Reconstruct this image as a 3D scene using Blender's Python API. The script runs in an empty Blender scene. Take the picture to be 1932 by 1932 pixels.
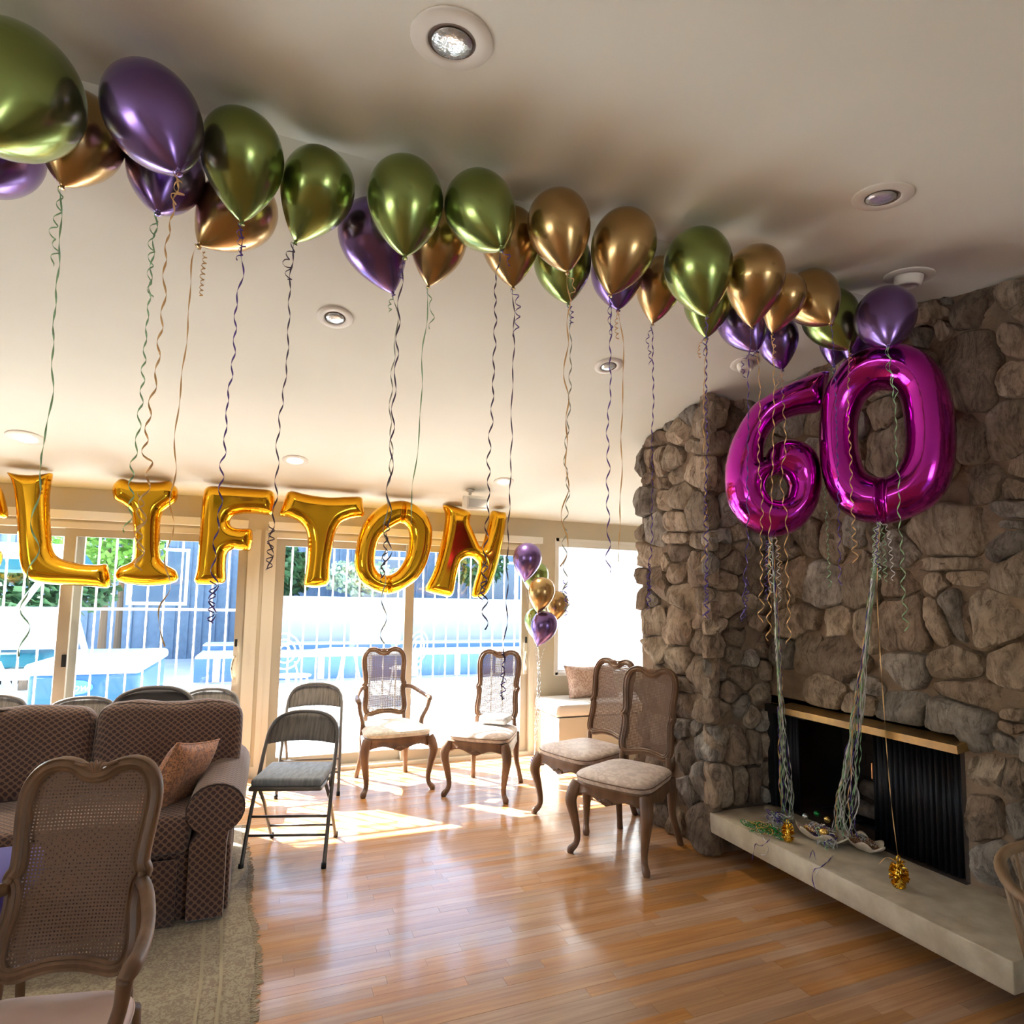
import bpy, math, random
import numpy as np
from mathutils import Vector, Matrix, noise
random.seed(7); RNG = np.random.default_rng(7)
S = bpy.context.scene
COL = S.collection
PI = math.pi

# ------------------------------------------------------------------ camera
CW, CF = 1932.0, 1148.0
PP = np.array([966.0, 1029.0])
CAM = np.array([0.0, 0.0, 1.5])
CM = np.array([[0.92969725, -0.36795386, 0.01652218],
               [0.04740756, 0.07505759, -0.99605165],
               [0.36526093, 0.92680975, 0.08722463]])     # rows: camera right, down, forward
cd = bpy.data.cameras.new('camera'); cam = bpy.data.objects.new('camera', cd); COL.objects.link(cam)
cd.sensor_fit = 'HORIZONTAL'; cd.sensor_width = 36; cd.lens = 36 * CF / CW
cd.shift_y = (PP[1] - CW / 2) / CW; cd.clip_start = 0.02; cd.clip_end = 300
cam.matrix_world = Matrix(((CM[0][0], -CM[1][0], -CM[2][0], CAM[0]),
                           (CM[0][1], -CM[1][1], -CM[2][1], CAM[1]),
                           (CM[0][2], -CM[1][2], -CM[2][2], CAM[2]), (0, 0, 0, 1)))
S.camera = cam

# ------------------------------------------------------------------ world, sun, exposure
S.view_settings.view_transform = 'Standard'; S.view_settings.look = 'None'
S.view_settings.gamma = 1.0; S.view_settings.use_curve_mapping = False
S.view_settings.exposure = 1.38
SKY = 0.45
SUN = 24.0
W = bpy.data.worlds.new('world'); S.world = W; W.use_nodes = True
nt = W.node_tree; bg = nt.nodes['Background']
sky = nt.nodes.new('ShaderNodeTexSky'); sky.sky_type = 'NISHITA'; sky.sun_disc = False
sky.sun_elevation = math.radians(40); sky.sun_rotation = math.radians(-43); sky.air_density = 1.0; sky.dust_density = 1.0
nt.links.new(sky.outputs[0], bg.inputs[0]); bg.inputs[1].default_value = SKY
sl = bpy.data.lights.new('sun', 'SUN'); sl.energy = SUN; sl.angle = math.radians(0.6); sl.color = (1.0, 0.955, 0.89)
so = bpy.data.objects.new('sun', sl); COL.objects.link(so)
sd = Vector((0.68 * math.cos(math.radians(40)), -0.73 * math.cos(math.radians(40)), -math.sin(math.radians(40))))
so.rotation_euler = sd.to_track_quat('-Z', 'Y').to_euler(); so.location = (-6, 12, 9)

# ------------------------------------------------------------------ pixel helpers (photo pixel -> point on a real plane)
def ray(u, v):
    return CM.T @ np.array([u - PP[0], v - PP[1], CF])
def onax(ax, val, u, v):
    r = ray(u, v); t = (val - CAM[ax]) / r[ax]; return Vector(CAM + t * r)
def onfloor(u, v, z=0.0): return onax(2, z, u, v)
def onY(u, v, y): return onax(1, y, u, v)
def onX(u, v, x): return onax(0, x, u, v)
def ondepth(u, v, d): return Vector(CAM + ray(u, v) * d / CF)
def depth(p): return float(CM[2] @ (np.array(p) - CAM))
def onvert(u, v, p0):
    n = np.array([CM[2][0], CM[2][1], 0.0]); r = ray(u, v)
    t = (n @ (np.array(p0) - CAM)) / (n @ r); return Vector(CAM + t * r)
YB = 5.56; ZB = 2.298; SA = 0.2024; RY = 2.04; SB = 0.16
ZR = ZB + SA * (YB - RY)
def ceil_z(y): return ZB + SA * (YB - y) if y > RY else ZR - SB * (RY - y)

# ------------------------------------------------------------------ materials
MATS = {}
def M(name, col, rough=0.5, metal=0.0, col2=None, nscale=5.0, ndetail=4, nramp=(0.35, 0.65), coords='Object', vscale=(1, 1, 1),
      bump=0.0, bscale=40.0, bdist=0.01, rand=0.0, spec=None, coat=0.0, emit=None, estr=0.0, sheen=0.0, trans=0.0, alpha=None, fresh=False):
    if name in MATS and not fresh: return MATS[name]
    m = bpy.data.materials.new(name); m.use_nodes = True; N = m.node_tree; L = N.links
    b = N.nodes['Principled BSDF']
    b.inputs['Base Color'].default_value = (*col, 1); b.inputs['Roughness'].default_value = rough; b.inputs['Metallic'].default_value = metal
    if spec is not None: b.inputs['Specular IOR Level'].default_value = spec
    if coat: b.inputs['Coat Weight'].default_value = coat; b.inputs['Coat Roughness'].default_value = 0.08
    if sheen: b.inputs['Sheen Weight'].default_value = sheen
    if trans: b.inputs['Transmission Weight'].default_value = trans
    if emit: b.inputs['Emission Color'].default_value = (*emit, 1); b.inputs['Emission Strength'].default_value = estr
    src = None
    if col2 or bump:
        if coords == 'World':
            g = N.nodes.new('ShaderNodeNewGeometry'); co = g.outputs['Position']
        else:
            g = N.nodes.new('ShaderNodeTexCoord'); co = g.outputs[coords]
        mp = N.nodes.new('ShaderNodeMapping'); mp.inputs['Scale'].default_value = vscale; L.new(co, mp.inputs[0]); co = mp.outputs[0]
        if rand:
            oi0 = N.nodes.new('ShaderNodeObjectInfo'); ml = N.nodes.new('ShaderNodeMath'); ml.operation = 'MULTIPLY'; ml.inputs[1].default_value = 37.0
            L.new(oi0.outputs['Random'], ml.inputs[0]); va = N.nodes.new('ShaderNodeVectorMath'); va.operation = 'ADD'
            L.new(co, va.inputs[0]); L.new(ml.outputs[0], va.inputs[1]); co = va.outputs[0]
    if col2:
        t = N.nodes.new('ShaderNodeTexNoise'); t.inputs['Scale'].default_value = nscale; t.inputs['Detail'].default_value = ndetail
        L.new(co, t.inputs['Vector'])
        r = N.nodes.new('ShaderNodeValToRGB'); r.color_ramp.elements[0].position = nramp[0]; r.color_ramp.elements[1].position = nramp[1]
        r.color_ramp.elements[0].color = (*col, 1); r.color_ramp.elements[1].color = (*col2, 1)
        L.new(t.outputs[0], r.inputs[0]); src = r.outputs[0]
    if rand:
        oi = N.nodes.new('ShaderNodeObjectInfo'); hs = N.nodes.new('ShaderNodeHueSaturation')
        mr = N.nodes.new('ShaderNodeMapRange'); mr.inputs[3].default_value = 1 - rand; mr.inputs[4].default_value = 1 + rand
        L.new(oi.outputs['Random'], mr.inputs[0]); L.new(mr.outputs[0], hs.inputs['Value'])
        mr2 = N.nodes.new('ShaderNodeMath'); mr2.operation = 'FRACT'; mm = N.nodes.new('ShaderNodeMath'); mm.operation = 'MULTIPLY'; mm.inputs[1].default_value = 13.7
        L.new(oi.outputs['Random'], mm.inputs[0]); L.new(mm.outputs[0], mr2.inputs[0])
        mr3 = N.nodes.new('ShaderNodeMapRange'); mr3.inputs[3].default_value = 0.75; mr3.inputs[4].default_value = 1.15
        L.new(mr2.outputs[0], mr3.inputs[0]); L.new(mr3.outputs[0], hs.inputs['Saturation'])
        if src: L.new(src, hs.inputs['Color'])
        else: hs.inputs['Color'].default_value = (*col, 1)
        src = hs.outputs[0]
    if src: L.new(src, b.inputs['Base Color'])
    if bump:
        t2 = N.nodes.new('ShaderNodeTexNoise'); t2.inputs['Scale'].default_value = bscale; t2.inputs['Detail'].default_value = 5
        L.new(co, t2.inputs['Vector']); bp = N.nodes.new('ShaderNodeBump'); bp.inputs['Strength'].default_value = bump; bp.inputs['Distance'].default_value = bdist
        L.new(t2.outputs[0], bp.inputs['Height']); L.new(bp.outputs[0], b.inputs['Normal'])
    MATS[name] = m; return m

def nodes_of(m): return m.node_tree.nodes, m.node_tree.links, m.node_tree.nodes['Principled BSDF']

m_paint = M('ceiling_paint', (0.76, 0.75, 0.66), 0.85, col2=(0.79, 0.78, 0.69), nscale=1.5, bump=0.05, bscale=180, bdist=0.002)
m_wall = M('wall_paint', (0.60, 0.53, 0.40), 0.8, bump=0.05, bscale=150, bdist=0.002)
m_white = M('white_frame', (0.66, 0.61, 0.51), 0.4)
m_vinyl = M('vinyl_frame', (0.42, 0.37, 0.29), 0.4)
m_trimwhite = M('trim_white', (0.85, 0.84, 0.80), 0.45)
m_mortar = M('mortar', (0.17, 0.115, 0.075), 0.95, col2=(0.26, 0.18, 0.12), nscale=9, bump=0.5, bscale=60, bdist=0.01, coords='World')
m_wood = M('carved_walnut', (0.115, 0.056, 0.028), 0.40, col2=(0.20, 0.105, 0.055), nscale=14, vscale=(1, 1, 0.3), bump=0.15, bscale=60, bdist=0.002)
m_cane = M('cane', (0.17, 0.095, 0.06), 0.5)
m_steel = M('folding_chair_metal', (0.17, 0.16, 0.15), 0.35, 0.4)
m_black = M('blackened_metal', (0.012, 0.012, 0.014), 0.5, 0.2)
m_brass = M('aged_brass', (0.62, 0.42, 0.16), 0.32, 1.0, col2=(0.42, 0.30, 0.16), nscale=10)
m_goldfoil = M('gold_foil', (0.84, 0.45, 0.025), 0.10, 1.0)
m_magenta = M('magenta_foil', (0.56, 0.035, 0.50), 0.12, 1.0)
m_limestone = M('limestone', (0.62, 0.55, 0.42), 0.5, col2=(0.46, 0.39, 0.28), nscale=11, ndetail=10, bump=0.2, bscale=120, bdist=0.003)
def chrome(name, c): return M(name, c, 0.25, 0.92, coat=0.35)
m_bal = {'green': chrome('green_chrome_latex', (0.25, 0.33, 0.10)), 'gold': chrome('gold_chrome_latex', (0.47, 0.31, 0.13)),
         'purple': chrome('purple_chrome_latex', (0.19, 0.115, 0.34))}
def rib(name, c): return M(name, c, 0.35, 0.25)
m_rib = {'green': rib('green_ribbon', (0.30, 0.50, 0.28)), 'gold': rib('gold_ribbon', (0.68, 0.42, 0.18)), 'purple': rib('purple_ribbon', (0.09, 0.05, 0.26)),
         'dark': rib('dark_ribbon', (0.07, 0.05, 0.09)), 'silver': rib('silver_ribbon', (0.62, 0.62, 0.62)), 'grey': rib('grey_green_ribbon', (0.36, 0.38, 0.30))}

def glass_mat():
    m = bpy.data.materials.new('window_glass'); m.use_nodes = True; N = m.node_tree; N.nodes.clear(); L = N.links
    o = N.nodes.new('ShaderNodeOutputMaterial'); mx = N.nodes.new('ShaderNodeMixShader'); lw = N.nodes.new('ShaderNodeLayerWeight'); pw = N.nodes.new('ShaderNodeMath'); pw.operation = 'POWER'; pw.inputs[1].default_value = 4.0; fr = N.nodes.new('ShaderNodeMath'); fr.operation = 'MULTIPLY_ADD'; fr.inputs[1].default_value = 0.7; fr.inputs[2].default_value = 0.04
    tr = N.nodes.new('ShaderNodeBsdfTransparent'); tr.inputs[0].default_value = (0.93, 0.97, 1.0, 1); gl = N.nodes.new('ShaderNodeBsdfGlossy'); gl.inputs['Roughness'].default_value = 0.02
    L.new(lw.outputs[1], pw.inputs[0]); L.new(pw.outputs[0], fr.inputs[0]); L.new(fr.outputs[0], mx.inputs[0]); L.new(tr.outputs[0], mx.inputs[1]); L.new(gl.outputs[0], mx.inputs[2]); L.new(mx.outputs[0], o.inputs[0]); return m
m_glass = glass_mat()
def blind_mat():
    m = bpy.data.materials.new('blind_fabric'); m.use_nodes = True; N = m.node_tree; N.nodes.clear(); L = N.links
    o = N.nodes.new('ShaderNodeOutputMaterial'); mx = N.nodes.new('ShaderNodeMixShader'); mx.inputs[0].default_value = 0.6
    a = N.nodes.new('ShaderNodeBsdfDiffuse'); a.inputs[0].default_value = (0.9, 0.88, 0.84, 1); t = N.nodes.new('ShaderNodeBsdfTranslucent'); t.inputs[0].default_value = (0.95, 0.95, 0.95, 1)
    L.new(a.outputs[0], mx.inputs[1]); L.new(t.outputs[0], mx.inputs[2]); L.new(mx.outputs[0], o.inputs[0]); return m
m_blind = blind_mat()

def oak_mat():
    m = M('oak_plank', (0.46, 0.225, 0.095), 0.2, col2=(0.58, 0.315, 0.14), nscale=2.2, ndetail=6, coords='World', vscale=(1.2, 26, 1), rand=0.13, bump=0.06, bscale=6, bdist=0.004, coat=0.5)
    N, L, b = nodes_of(m); b.inputs['Coat Roughness'].default_value = 0.12
    b.inputs['Roughness'].default_value = 0.28
    return m
m_oak = oak_mat()
m_oak_base = M('floor_base', (0.16, 0.075, 0.035), 0.6)

def stone_mat(name, c1, c2, c3):
    m = bpy.data.materials.new(name); m.use_nodes = True; N = m.node_tree; L = N.links; b = N.nodes['Principled BSDF']; N = N.nodes
    g = N.new('ShaderNodeNewGeometry'); oi = N.new('ShaderNodeObjectInfo'); ml = N.new('ShaderNodeMath'); ml.operation = 'MULTIPLY'; ml.inputs[1].default_value = 53.0
    L.new(oi.outputs['Random'], ml.inputs[0]); va = N.new('ShaderNodeVectorMath'); va.operation = 'ADD'; L.new(g.outputs['Position'], va.inputs[0]); L.new(ml.outputs[0], va.inputs[1])
    n1 = N.new('ShaderNodeTexNoise'); n1.inputs['Scale'].default_value = 6; n1.inputs['Detail'].default_value = 8; n1.inputs['Roughness'].default_value = 0.65; L.new(va.outputs[0], n1.inputs['Vector'])
    r = N.new('ShaderNodeValToRGB'); e = r.color_ramp.elements; e[0].position = 0.32; e[0].color = (*c1, 1); e[1].position = 0.68; e[1].color = (*c3, 1); x = e.new(0.5); x.color = (*c2, 1)
    L.new(n1.outputs[0], r.inputs[0])
    # dark stains and streaks
    mp = N.new('ShaderNodeMapping'); mp.inputs['Scale'].default_value = (1, 1.6, 0.5); L.new(va.outputs[0], mp.inputs[0])
    n2 = N.new('ShaderNodeTexNoise'); n2.inputs['Scale'].default_value = 14; n2.inputs['Detail'].default_value = 10; n2.inputs['Roughness'].default_value = 0.8; n2.inputs['Distortion'].default_value = 1.2; L.new(mp.outputs[0], n2.inputs['Vector'])
    r2 = N.new('ShaderNodeValToRGB'); r2.color_ramp.elements[0].position = 0.38; r2.color_ramp.elements[0].color = (0.24, 0.2, 0.17, 1); r2.color_ramp.elements[1].position = 0.54; r2.color_ramp.elements[1].color = (1, 1, 1, 1)
    L.new(n2.outputs[0], r2.inputs[0])
    mx = N.new('ShaderNodeMix'); mx.data_type = 'RGBA'; mx.blend_type = 'MULTIPLY'; mx.inputs[0].default_value = 0.85; L.new(r.outputs[0], mx.inputs[6]); L.new(r2.outputs[0], mx.inputs[7])
    hs = N.new('ShaderNodeHueSaturation'); mr = N.new('ShaderNodeMapRange'); mr.inputs[3].default_value = 0.62; mr.inputs[4].default_value = 1.25
    L.new(oi.outputs['Random'], mr.inputs[0]); L.new(mr.outputs[0], hs.inputs['Value']); L.new(mx.outputs[2], hs.inputs['Color'])
    L.new(hs.outputs[0], b.inputs['Base Color']); b.inputs['Roughness'].default_value = 0.85
    bp = N.new('ShaderNodeBump'); bp.inputs['Strength'].default_value = 0.9; bp.inputs['Distance'].default_value = 0.02; L.new(n2.outputs[0], bp.inputs['Height']); L.new(bp.outputs[0], b.inputs['Normal'])
    return m
m_stones = [stone_mat('tan_fieldstone', (0.30, 0.215, 0.145), (0.48, 0.365, 0.26), (0.64, 0.52, 0.39)),
            stone_mat('brown_fieldstone', (0.20, 0.135, 0.09), (0.35, 0.25, 0.175), (0.50, 0.385, 0.28)),
            stone_mat('grey_fieldstone', (0.18, 0.15, 0.125), (0.37, 0.32, 0.27), (0.58, 0.52, 0.45))]

def sofa_mat():
    m = bpy.data.materials.new('diamond_upholstery'); m.use_nodes = True; T = m.node_tree; N = T.nodes; L = T.links; b = N['Principled BSDF']
    g = N.new('ShaderNodeTexCoord'); s = N.new('ShaderNodeSeparateXYZ'); L.new(g.outputs['Object'], s.inputs[0])
    def op(o, a, c):
        n = N.new('ShaderNodeMath'); n.operation = o
        for i, q in enumerate((a, c)):
            if q is None: continue
            if isinstance(q, (int, float)): n.inputs[i].default_value = q
            else: L.new(q, n.inputs[i])
        return n.outputs[0]
    u = s.outputs[0]; v = op('ADD', s.outputs[2], s.outputs[1])
    P = PI / 0.034
    a = op('ABSOLUTE', op('SINE', op('MULTIPLY', op('ADD', u, v), P), None), None); c = op('ABSOLUTE', op('SINE', op('MULTIPLY', op('SUBTRACT', u, v), P), None), None)
    pr = op('MULTIPLY', a, c)
    r = N.new('ShaderNodeValToRGB'); r.color_ramp.elements[0].position = 0.30; r.color_ramp.elements[0].color = (0.20, 0.105, 0.065, 1); r.color_ramp.elements[1].position = 0.42; r.color_ramp.elements[1].color = (0.05, 0.02, 0.02, 1)
    L.new(pr, r.inputs[0]); L.new(r.outputs[0], b.inputs['Base Color']); b.inputs['Roughness'].default_value = 0.75; b.inputs['Sheen Weight'].default_value = 0.3
    return m
m_sofa = sofa_mat()
m_piping = M('dark_piping', (0.05, 0.025, 0.02), 0.7)
def damask(name, c1, c2, sc=16, rough=0.5):
    m = M(name, c1, rough, col2=c2, nscale=sc, ndetail=3, nramp=(0.47, 0.53), sheen=0.3)
    N, L, b = nodes_of(m)
    for n in N:
        if n.type == 'TEX_NOISE': n.inputs['Distortion'].default_value = 1.5
    return m
m_damask = damask('pale_damask', (0.52, 0.40, 0.33), (0.66, 0.54, 0.45))
m_pink = M('pink_silk', (0.66, 0.44, 0.37), 0.45, col2=(0.74, 0.52, 0.44), nscale=5, sheen=0.4)
m_creamseat = damask('cream_damask', (0.62, 0.56, 0.47), (0.74, 0.68, 0.58), 14)
m_paisley = damask('rust_paisley', (0.62, 0.27, 0.12), (0.28, 0.12, 0.07), 60, 0.6)
m_paisley2 = damask('rose_paisley', (0.50, 0.30, 0.22), (0.70, 0.52, 0.42), 40, 0.6)
m_ribfab = M('grey_ribbed_fabric', (0.13, 0.115, 0.10), 0.85, col2=(0.24, 0.215, 0.19), nscale=3, vscale=(26, 5, 1.2), sheen=0.3)
m_bluefab = M('grey_blue_seat_fabric', (0.19, 0.215, 0.24), 0.85, col2=(0.30, 0.34, 0.39), nscale=3, vscale=(26, 5, 5), sheen=0.3)
m_darkfab = M('charcoal_vinyl', (0.045, 0.04, 0.045), 0.45)
m_rug = damask('oriental_rug', (0.38, 0.32, 0.21), (0.25, 0.19, 0.13), 55, 0.95)

# ------------------------------------------------------------------ mesh helpers
def setp(o, label=None, cat=None, group=None, kind=None):
    if label: o['label'] = label
    if cat: o['category'] = cat
    if group: o['group'] = group
    if kind: o['kind'] = kind
    return o
def link(o, parent=None):
    COL.objects.link(o)
    if parent is not None: o.parent = parent
    return o
def empty(name, loc=(0, 0, 0), rz=0.0, label=None, cat=None, group=None, kind=None, parent=None):
    o = bpy.data.objects.new(name, None); o.empty_display_size = 0.1; link(o, parent)
    o.location = loc; o.rotation_euler = (0, 0, rz); return setp(o, label, cat, group, kind)
def world_of(o):
    m = Matrix.Translation(o.location) @ o.rotation_euler.to_matrix().to_4x4()
    return world_of(o.parent) @ m if o.parent else m

class MB:
    def __init__(s): s.v = []; s.f = []
    def add(s, vs, fs):
        k = len(s.v); s.v += [tuple(p) for p in vs]; s.f += [tuple(i + k for i in f) for f in fs]; return s
    def box(s, c, d, rot=None):
        hx, hy, hz = d[0] / 2, d[1] / 2, d[2] / 2
        vs = [Vector((x, y, z)) for x in (-hx, hx) for y in (-hy, hy) for z in (-hz, hz)]
        if rot is not None: vs = [rot @ p for p in vs]
        c = Vector(c)
        return s.add([p + c for p in vs], [(0, 1, 3, 2), (4, 6, 7, 5), (0, 4, 5, 1), (2, 3, 7, 6), (0, 2, 6, 4), (1, 5, 7, 3)])
    def bb(s, a, b): return s.box([(a[i] + b[i]) / 2 for i in range(3)], [abs(b[i] - a[i]) for i in range(3)])
    def bbox_bev(s, a, b, r=0.01, seg=2):
        # box with rounded edges (superellipsoid style shell)
        c = Vector([(a[i] + b[i]) / 2 for i in range(3)]); h = [abs(b[i] - a[i]) / 2 for i in range(3)]
        return s.rbox(c, h, r, seg)
    def rbox(s, c, h, r, seg=2, rot=None, puff=0.0, nx=1):
        # rounded box built from a subdivided cube projected to a rounded shape
        n = seg * 2 + nx + 1
        def ticks(hh):
            rr = min(r, hh * 0.98); t = [-hh + rr * (1 - math.cos(k / seg * PI / 2)) for k in range(seg)]
            t += [(-hh + rr) + (2 * (hh - rr)) * k / nx for k in range(nx + 1)]
            t += [hh - rr * (1 - math.cos((seg - 1 - k) / seg * PI / 2)) for k in range(seg)]
            return t
        T = [ticks(hh) for hh in h]; L = len(T[0]); idx = {}; vs = []; fs = []
        def vid(i, j, k):
            key = (i, j, k)
            if key in idx: return idx[key]
            p = Vector((T[0][i], T[1][j], T[2][k]))
            q = Vector([max(-(h[a] - min(r, h[a] * 0.98)), min(h[a] - min(r, h[a] * 0.98), p[a])) for a in range(3)])
            d = p - q
            if d.length > 1e-9:
                m_ = max(abs(d.x), abs(d.y), abs(d.z)); p = q + d.normalized() * min(r, min(h) * 0.98)
            if puff:
                f = [max(0.0, 1 - (p[a] / h[a]) ** 2) for a in range(3)]
                p = Vector([p[a] * (1 + puff * (f[(a + 1) % 3] * f[(a + 2) % 3]) * min(h) / h[a]) for a in range(3)])
            if rot is not None: p = rot @ p
            idx[key] = len(vs); vs.append(p + Vector(c)); return idx[key]
        for a in range(L - 1):
            for b_ in range(L - 1):
                fs.append((vid(a, b_, 0), vid(a, b_ + 1, 0), vid(a + 1, b_ + 1, 0), vid(a + 1, b_, 0)))
                fs.append((vid(a, b_, L - 1), vid(a + 1, b_, L - 1), vid(a + 1, b_ + 1, L - 1), vid(a, b_ + 1, L - 1)))
                fs.append((vid(a, 0, b_), vid(a + 1, 0, b_), vid(a + 1, 0, b_ + 1), vid(a, 0, b_ + 1)))
                fs.append((vid(a, L - 1, b_), vid(a, L - 1, b_ + 1), vid(a + 1, L - 1, b_ + 1), vid(a + 1, L - 1, b_)))
                fs.append((vid(0, a, b_), vid(0, a, b_ + 1), vid(0, a + 1, b_ + 1), vid(0, a + 1, b_)))
                fs.append((vid(L - 1, a, b_), vid(L - 1, a + 1, b_), vid(L - 1, a + 1, b_ + 1), vid(L - 1, a, b_ + 1)))
        return s.add(vs, fs)
    def tube(s, pts, rad, n=8, cap=True, closed=False, ref=None, sq=1.0):
        pts = [Vector(p) for p in pts]; m = len(pts)
        if not hasattr(rad, '__len__'): rad = [rad] * m
        vs = []; fs = []; prev = None
        for i, p in enumerate(pts):
            if closed: t = (pts[(i + 1) % m] - pts[i - 1])
            else: t = pts[min(i + 1, m - 1)] - pts[max(i - 1, 0)]
            t = t.normalized() if t.length > 1e-9 else Vector((0, 0, 1))
            if ref is not None: a = t.cross(Vector(ref))
            elif prev is None: a = t.cross(Vector((0, 0, 1)) if abs(t.z) < 0.9 else Vector((1, 0, 0)))
            else: a = prev - t * prev.dot(t)
            a = a.normalized() if a.length > 1e-6 else Vector((1, 0, 0)); prev = a; b_ = t.cross(a)
            for k in range(n):
                g = 2 * PI * k / n; vs.append(p + a * math.cos(g) * rad[i] + b_ * math.sin(g) * rad[i] * sq)
        for i in range(m if closed else m - 1):
            j = (i + 1) % m
            for k in range(n): fs.append((i * n + k, i * n + (k + 1) % n, j * n + (k + 1) % n, j * n + k))
        if cap and not closed: fs.append(tuple(range(n))[::-1]); fs.append(tuple((m - 1) * n + k for k in range(n)))
        return s.add(vs, fs)
    def lathe(s, prof, n=24, mat=None, cap=True):
        vs = []; fs = []; m = len(prof)
        for r, z in prof:
            for k in range(n):
                g = 2 * PI * k / n; p = Vector((r * math.cos(g), r * math.sin(g), z)); vs.append(mat @ p if mat else p)
        for i in range(m - 1):
            for k in range(n): fs.append((i * n + k, i * n + (k + 1) % n, (i + 1) * n + (k + 1) % n, (i + 1) * n + k))
        if cap:
            fs.append(tuple(range(n))[::-1]); fs.append(tuple((m - 1) * n + k for k in range(n)))
        return s.add(vs, fs)
    def ball(s, c, r, n=12, m=8):
        prof = [(r * math.sin(PI * i / m) + 1e-5, -r * math.cos(PI * i / m)) for i in range(m + 1)]
        return s.lathe(prof, n, Matrix.Translation(Vector(c)))
    def prism(s, poly, a, b_, ax=1):
        # polygon in the two other axes, extruded along ax from a to b_
        n = len(poly); vs = []
        for val in (a, b_):
            for p in poly:
                q = [0, 0, 0]; o = [i for i in range(3) if i != ax]; q[o[0]] = p[0]; q[o[1]] = p[1]; q[ax] = val; vs.append(q)
        fs = [tuple(range(n)), tuple(range(2 * n - 1, n - 1, -1))] + [(i, i + n, (i + 1) % n + n, (i + 1) % n) for i in range(n)]
        return s.add(vs, fs)
    def build(s, name, mat, parent=None, smooth=False, loc=None, world=False, label=None, cat=None, group=None, kind=None, angle=None):
        v = s.v
        if world and parent is not None:
            mi = world_of(parent).inverted(); v = [tuple(mi @ Vector(p)) for p in v]
        if loc is not None: v = [(p[0] - loc[0], p[1] - loc[1], p[2] - loc[2]) for p in v]
        me = bpy.data.meshes.new(name); me.from_pydata(v, [], s.f); me.update()
        if mat: me.materials.append(mat)
        if smooth or angle:
            me.polygons.foreach_set('use_smooth', [True] * len(me.polygons))
            if angle: me.set_sharp_from_angle(angle=math.radians(angle))
        o = bpy.data.objects.new(name, me); link(o, parent)
        if loc is not None: o.location = loc
        return setp(o, label, cat, group, kind)

def fixn(o):
    import bmesh
    b = bmesh.new(); b.from_mesh(o.data); bmesh.ops.recalc_face_normals(b, faces=b.faces); b.to_mesh(o.data); b.free(); return o

def catmull(pts, n, closed=False):
    P = [Vector(p) for p in pts]; m = len(P); out = []
    segs = m if closed else m - 1
    for i in range(segs):
        if closed: p0, p1, p2, p3 = P[i - 1], P[i], P[(i + 1) % m], P[(i + 2) % m]
        else: p0, p1, p2, p3 = P[max(i - 1, 0)], P[i], P[i + 1], P[min(i + 2, m - 1)]
        for k in range(n):
            t = k / n; out.append(0.5 * ((2 * p1) + (p2 - p0) * t + (2 * p0 - 5 * p1 + 4 * p2 - p3) * t * t + (3 * p1 - p0 - 3 * p2 + p3) * t ** 3))
    if not closed: out.append(P[-1])
    return out
def lerp_list(r, n):
    out = []
    for i in range(len(r) - 1):
        for k in range(n): out.append(r[i] + (r[i + 1] - r[i]) * k / n)
    return out + [r[-1]]
def dup(root, loc, rz, label, group=None):
    r = root.copy(); COL.objects.link(r); r.location = loc; r.rotation_euler = (0, 0, rz); r['label'] = label
    if group: r['group'] = group
    for ch in list(root.children):
        c = ch.copy(); COL.objects.link(c); c.parent = r
        for g in ch.children:
            d = g.copy(); COL.objects.link(d); d.parent = c
    return r
def structure(name, b, mat, **k): return b.build(name, mat, kind='structure', **k)

# ================================================================== ROOM SHELL
XL, XR, YF = -4.6, 4.4, -3.6
PXm, FXm, PYm, PY1 = 2.53, 2.98, 3.06, 3.80      # mortar planes: pier side, fireplace wall, pier return, pier far edge
b = MB()
for (y0, y1) in ((YF, RY), (RY, YB + 0.2)):
    z0, z1 = ceil_z(y0 + (1e-6 if y0 == RY else 0)), ceil_z(y1 - 1e-6) if y1 != RY else ZR
    if y0 == RY: z0 = ZR
    b.prism([(y0, z0), (y1, z1), (y1, z1 + 0.15), (y0, z0 + 0.15)], XL - 0.2, XR + 0.2, ax=0)
fixn(structure('ceiling', b, m_paint))

D1 = (-3.45, -0.14); D2 = (-0.02, 2.44); W1 = (2.67, 3.90); DH = 2.03
b = MB(); zt = ceil_z(YB) + 0.12; TH = 0.14
def wseg(x0, x1, z0, z1): b.bb((x0, YB, z0), (x1, YB + TH, z1))
wseg(XL, D1[0], 0, zt); wseg(D1[0], D1[1], DH, zt); wseg(D1[1], D2[0], 0, zt); wseg(D2[0], D2[1], DH, zt); wseg(D2[1], W1[0], 0, zt)
wseg(W1[0], W1[1], 0, 0.757); wseg(W1[0], W1[1], 2.11, zt); wseg(W1[1], XR, 0, zt)
structure('wall_back', b, m_wall)
b = MB(); b.bb((XL - 0.14, YF, 0), (XL, YB, 1.0)); b.bb((XL - 0.14, YF, 2.1), (XL, YB, 3.2)); b.bb((XL - 0.14, YF, 1.0), (XL, -2.0, 2.1)); b.bb((XL - 0.14, 0.6, 1.0), (XL, YB, 2.1))
structure('wall_left', b, m_wall)
b = MB(); b.bb((XL, YF - 0.14, 0), (1.75, YF, 2.6)); b.bb((3.6, YF - 0.14, 0), (XR, YF, 2.6)); b.bb((1.75, YF - 0.14, 1.95), (3.6, YF, 2.6)); b.bb((1.75, YF - 0.14, 0), (3.6, YF, 0.12))
structure('wall_front', b, m_wall)
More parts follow.
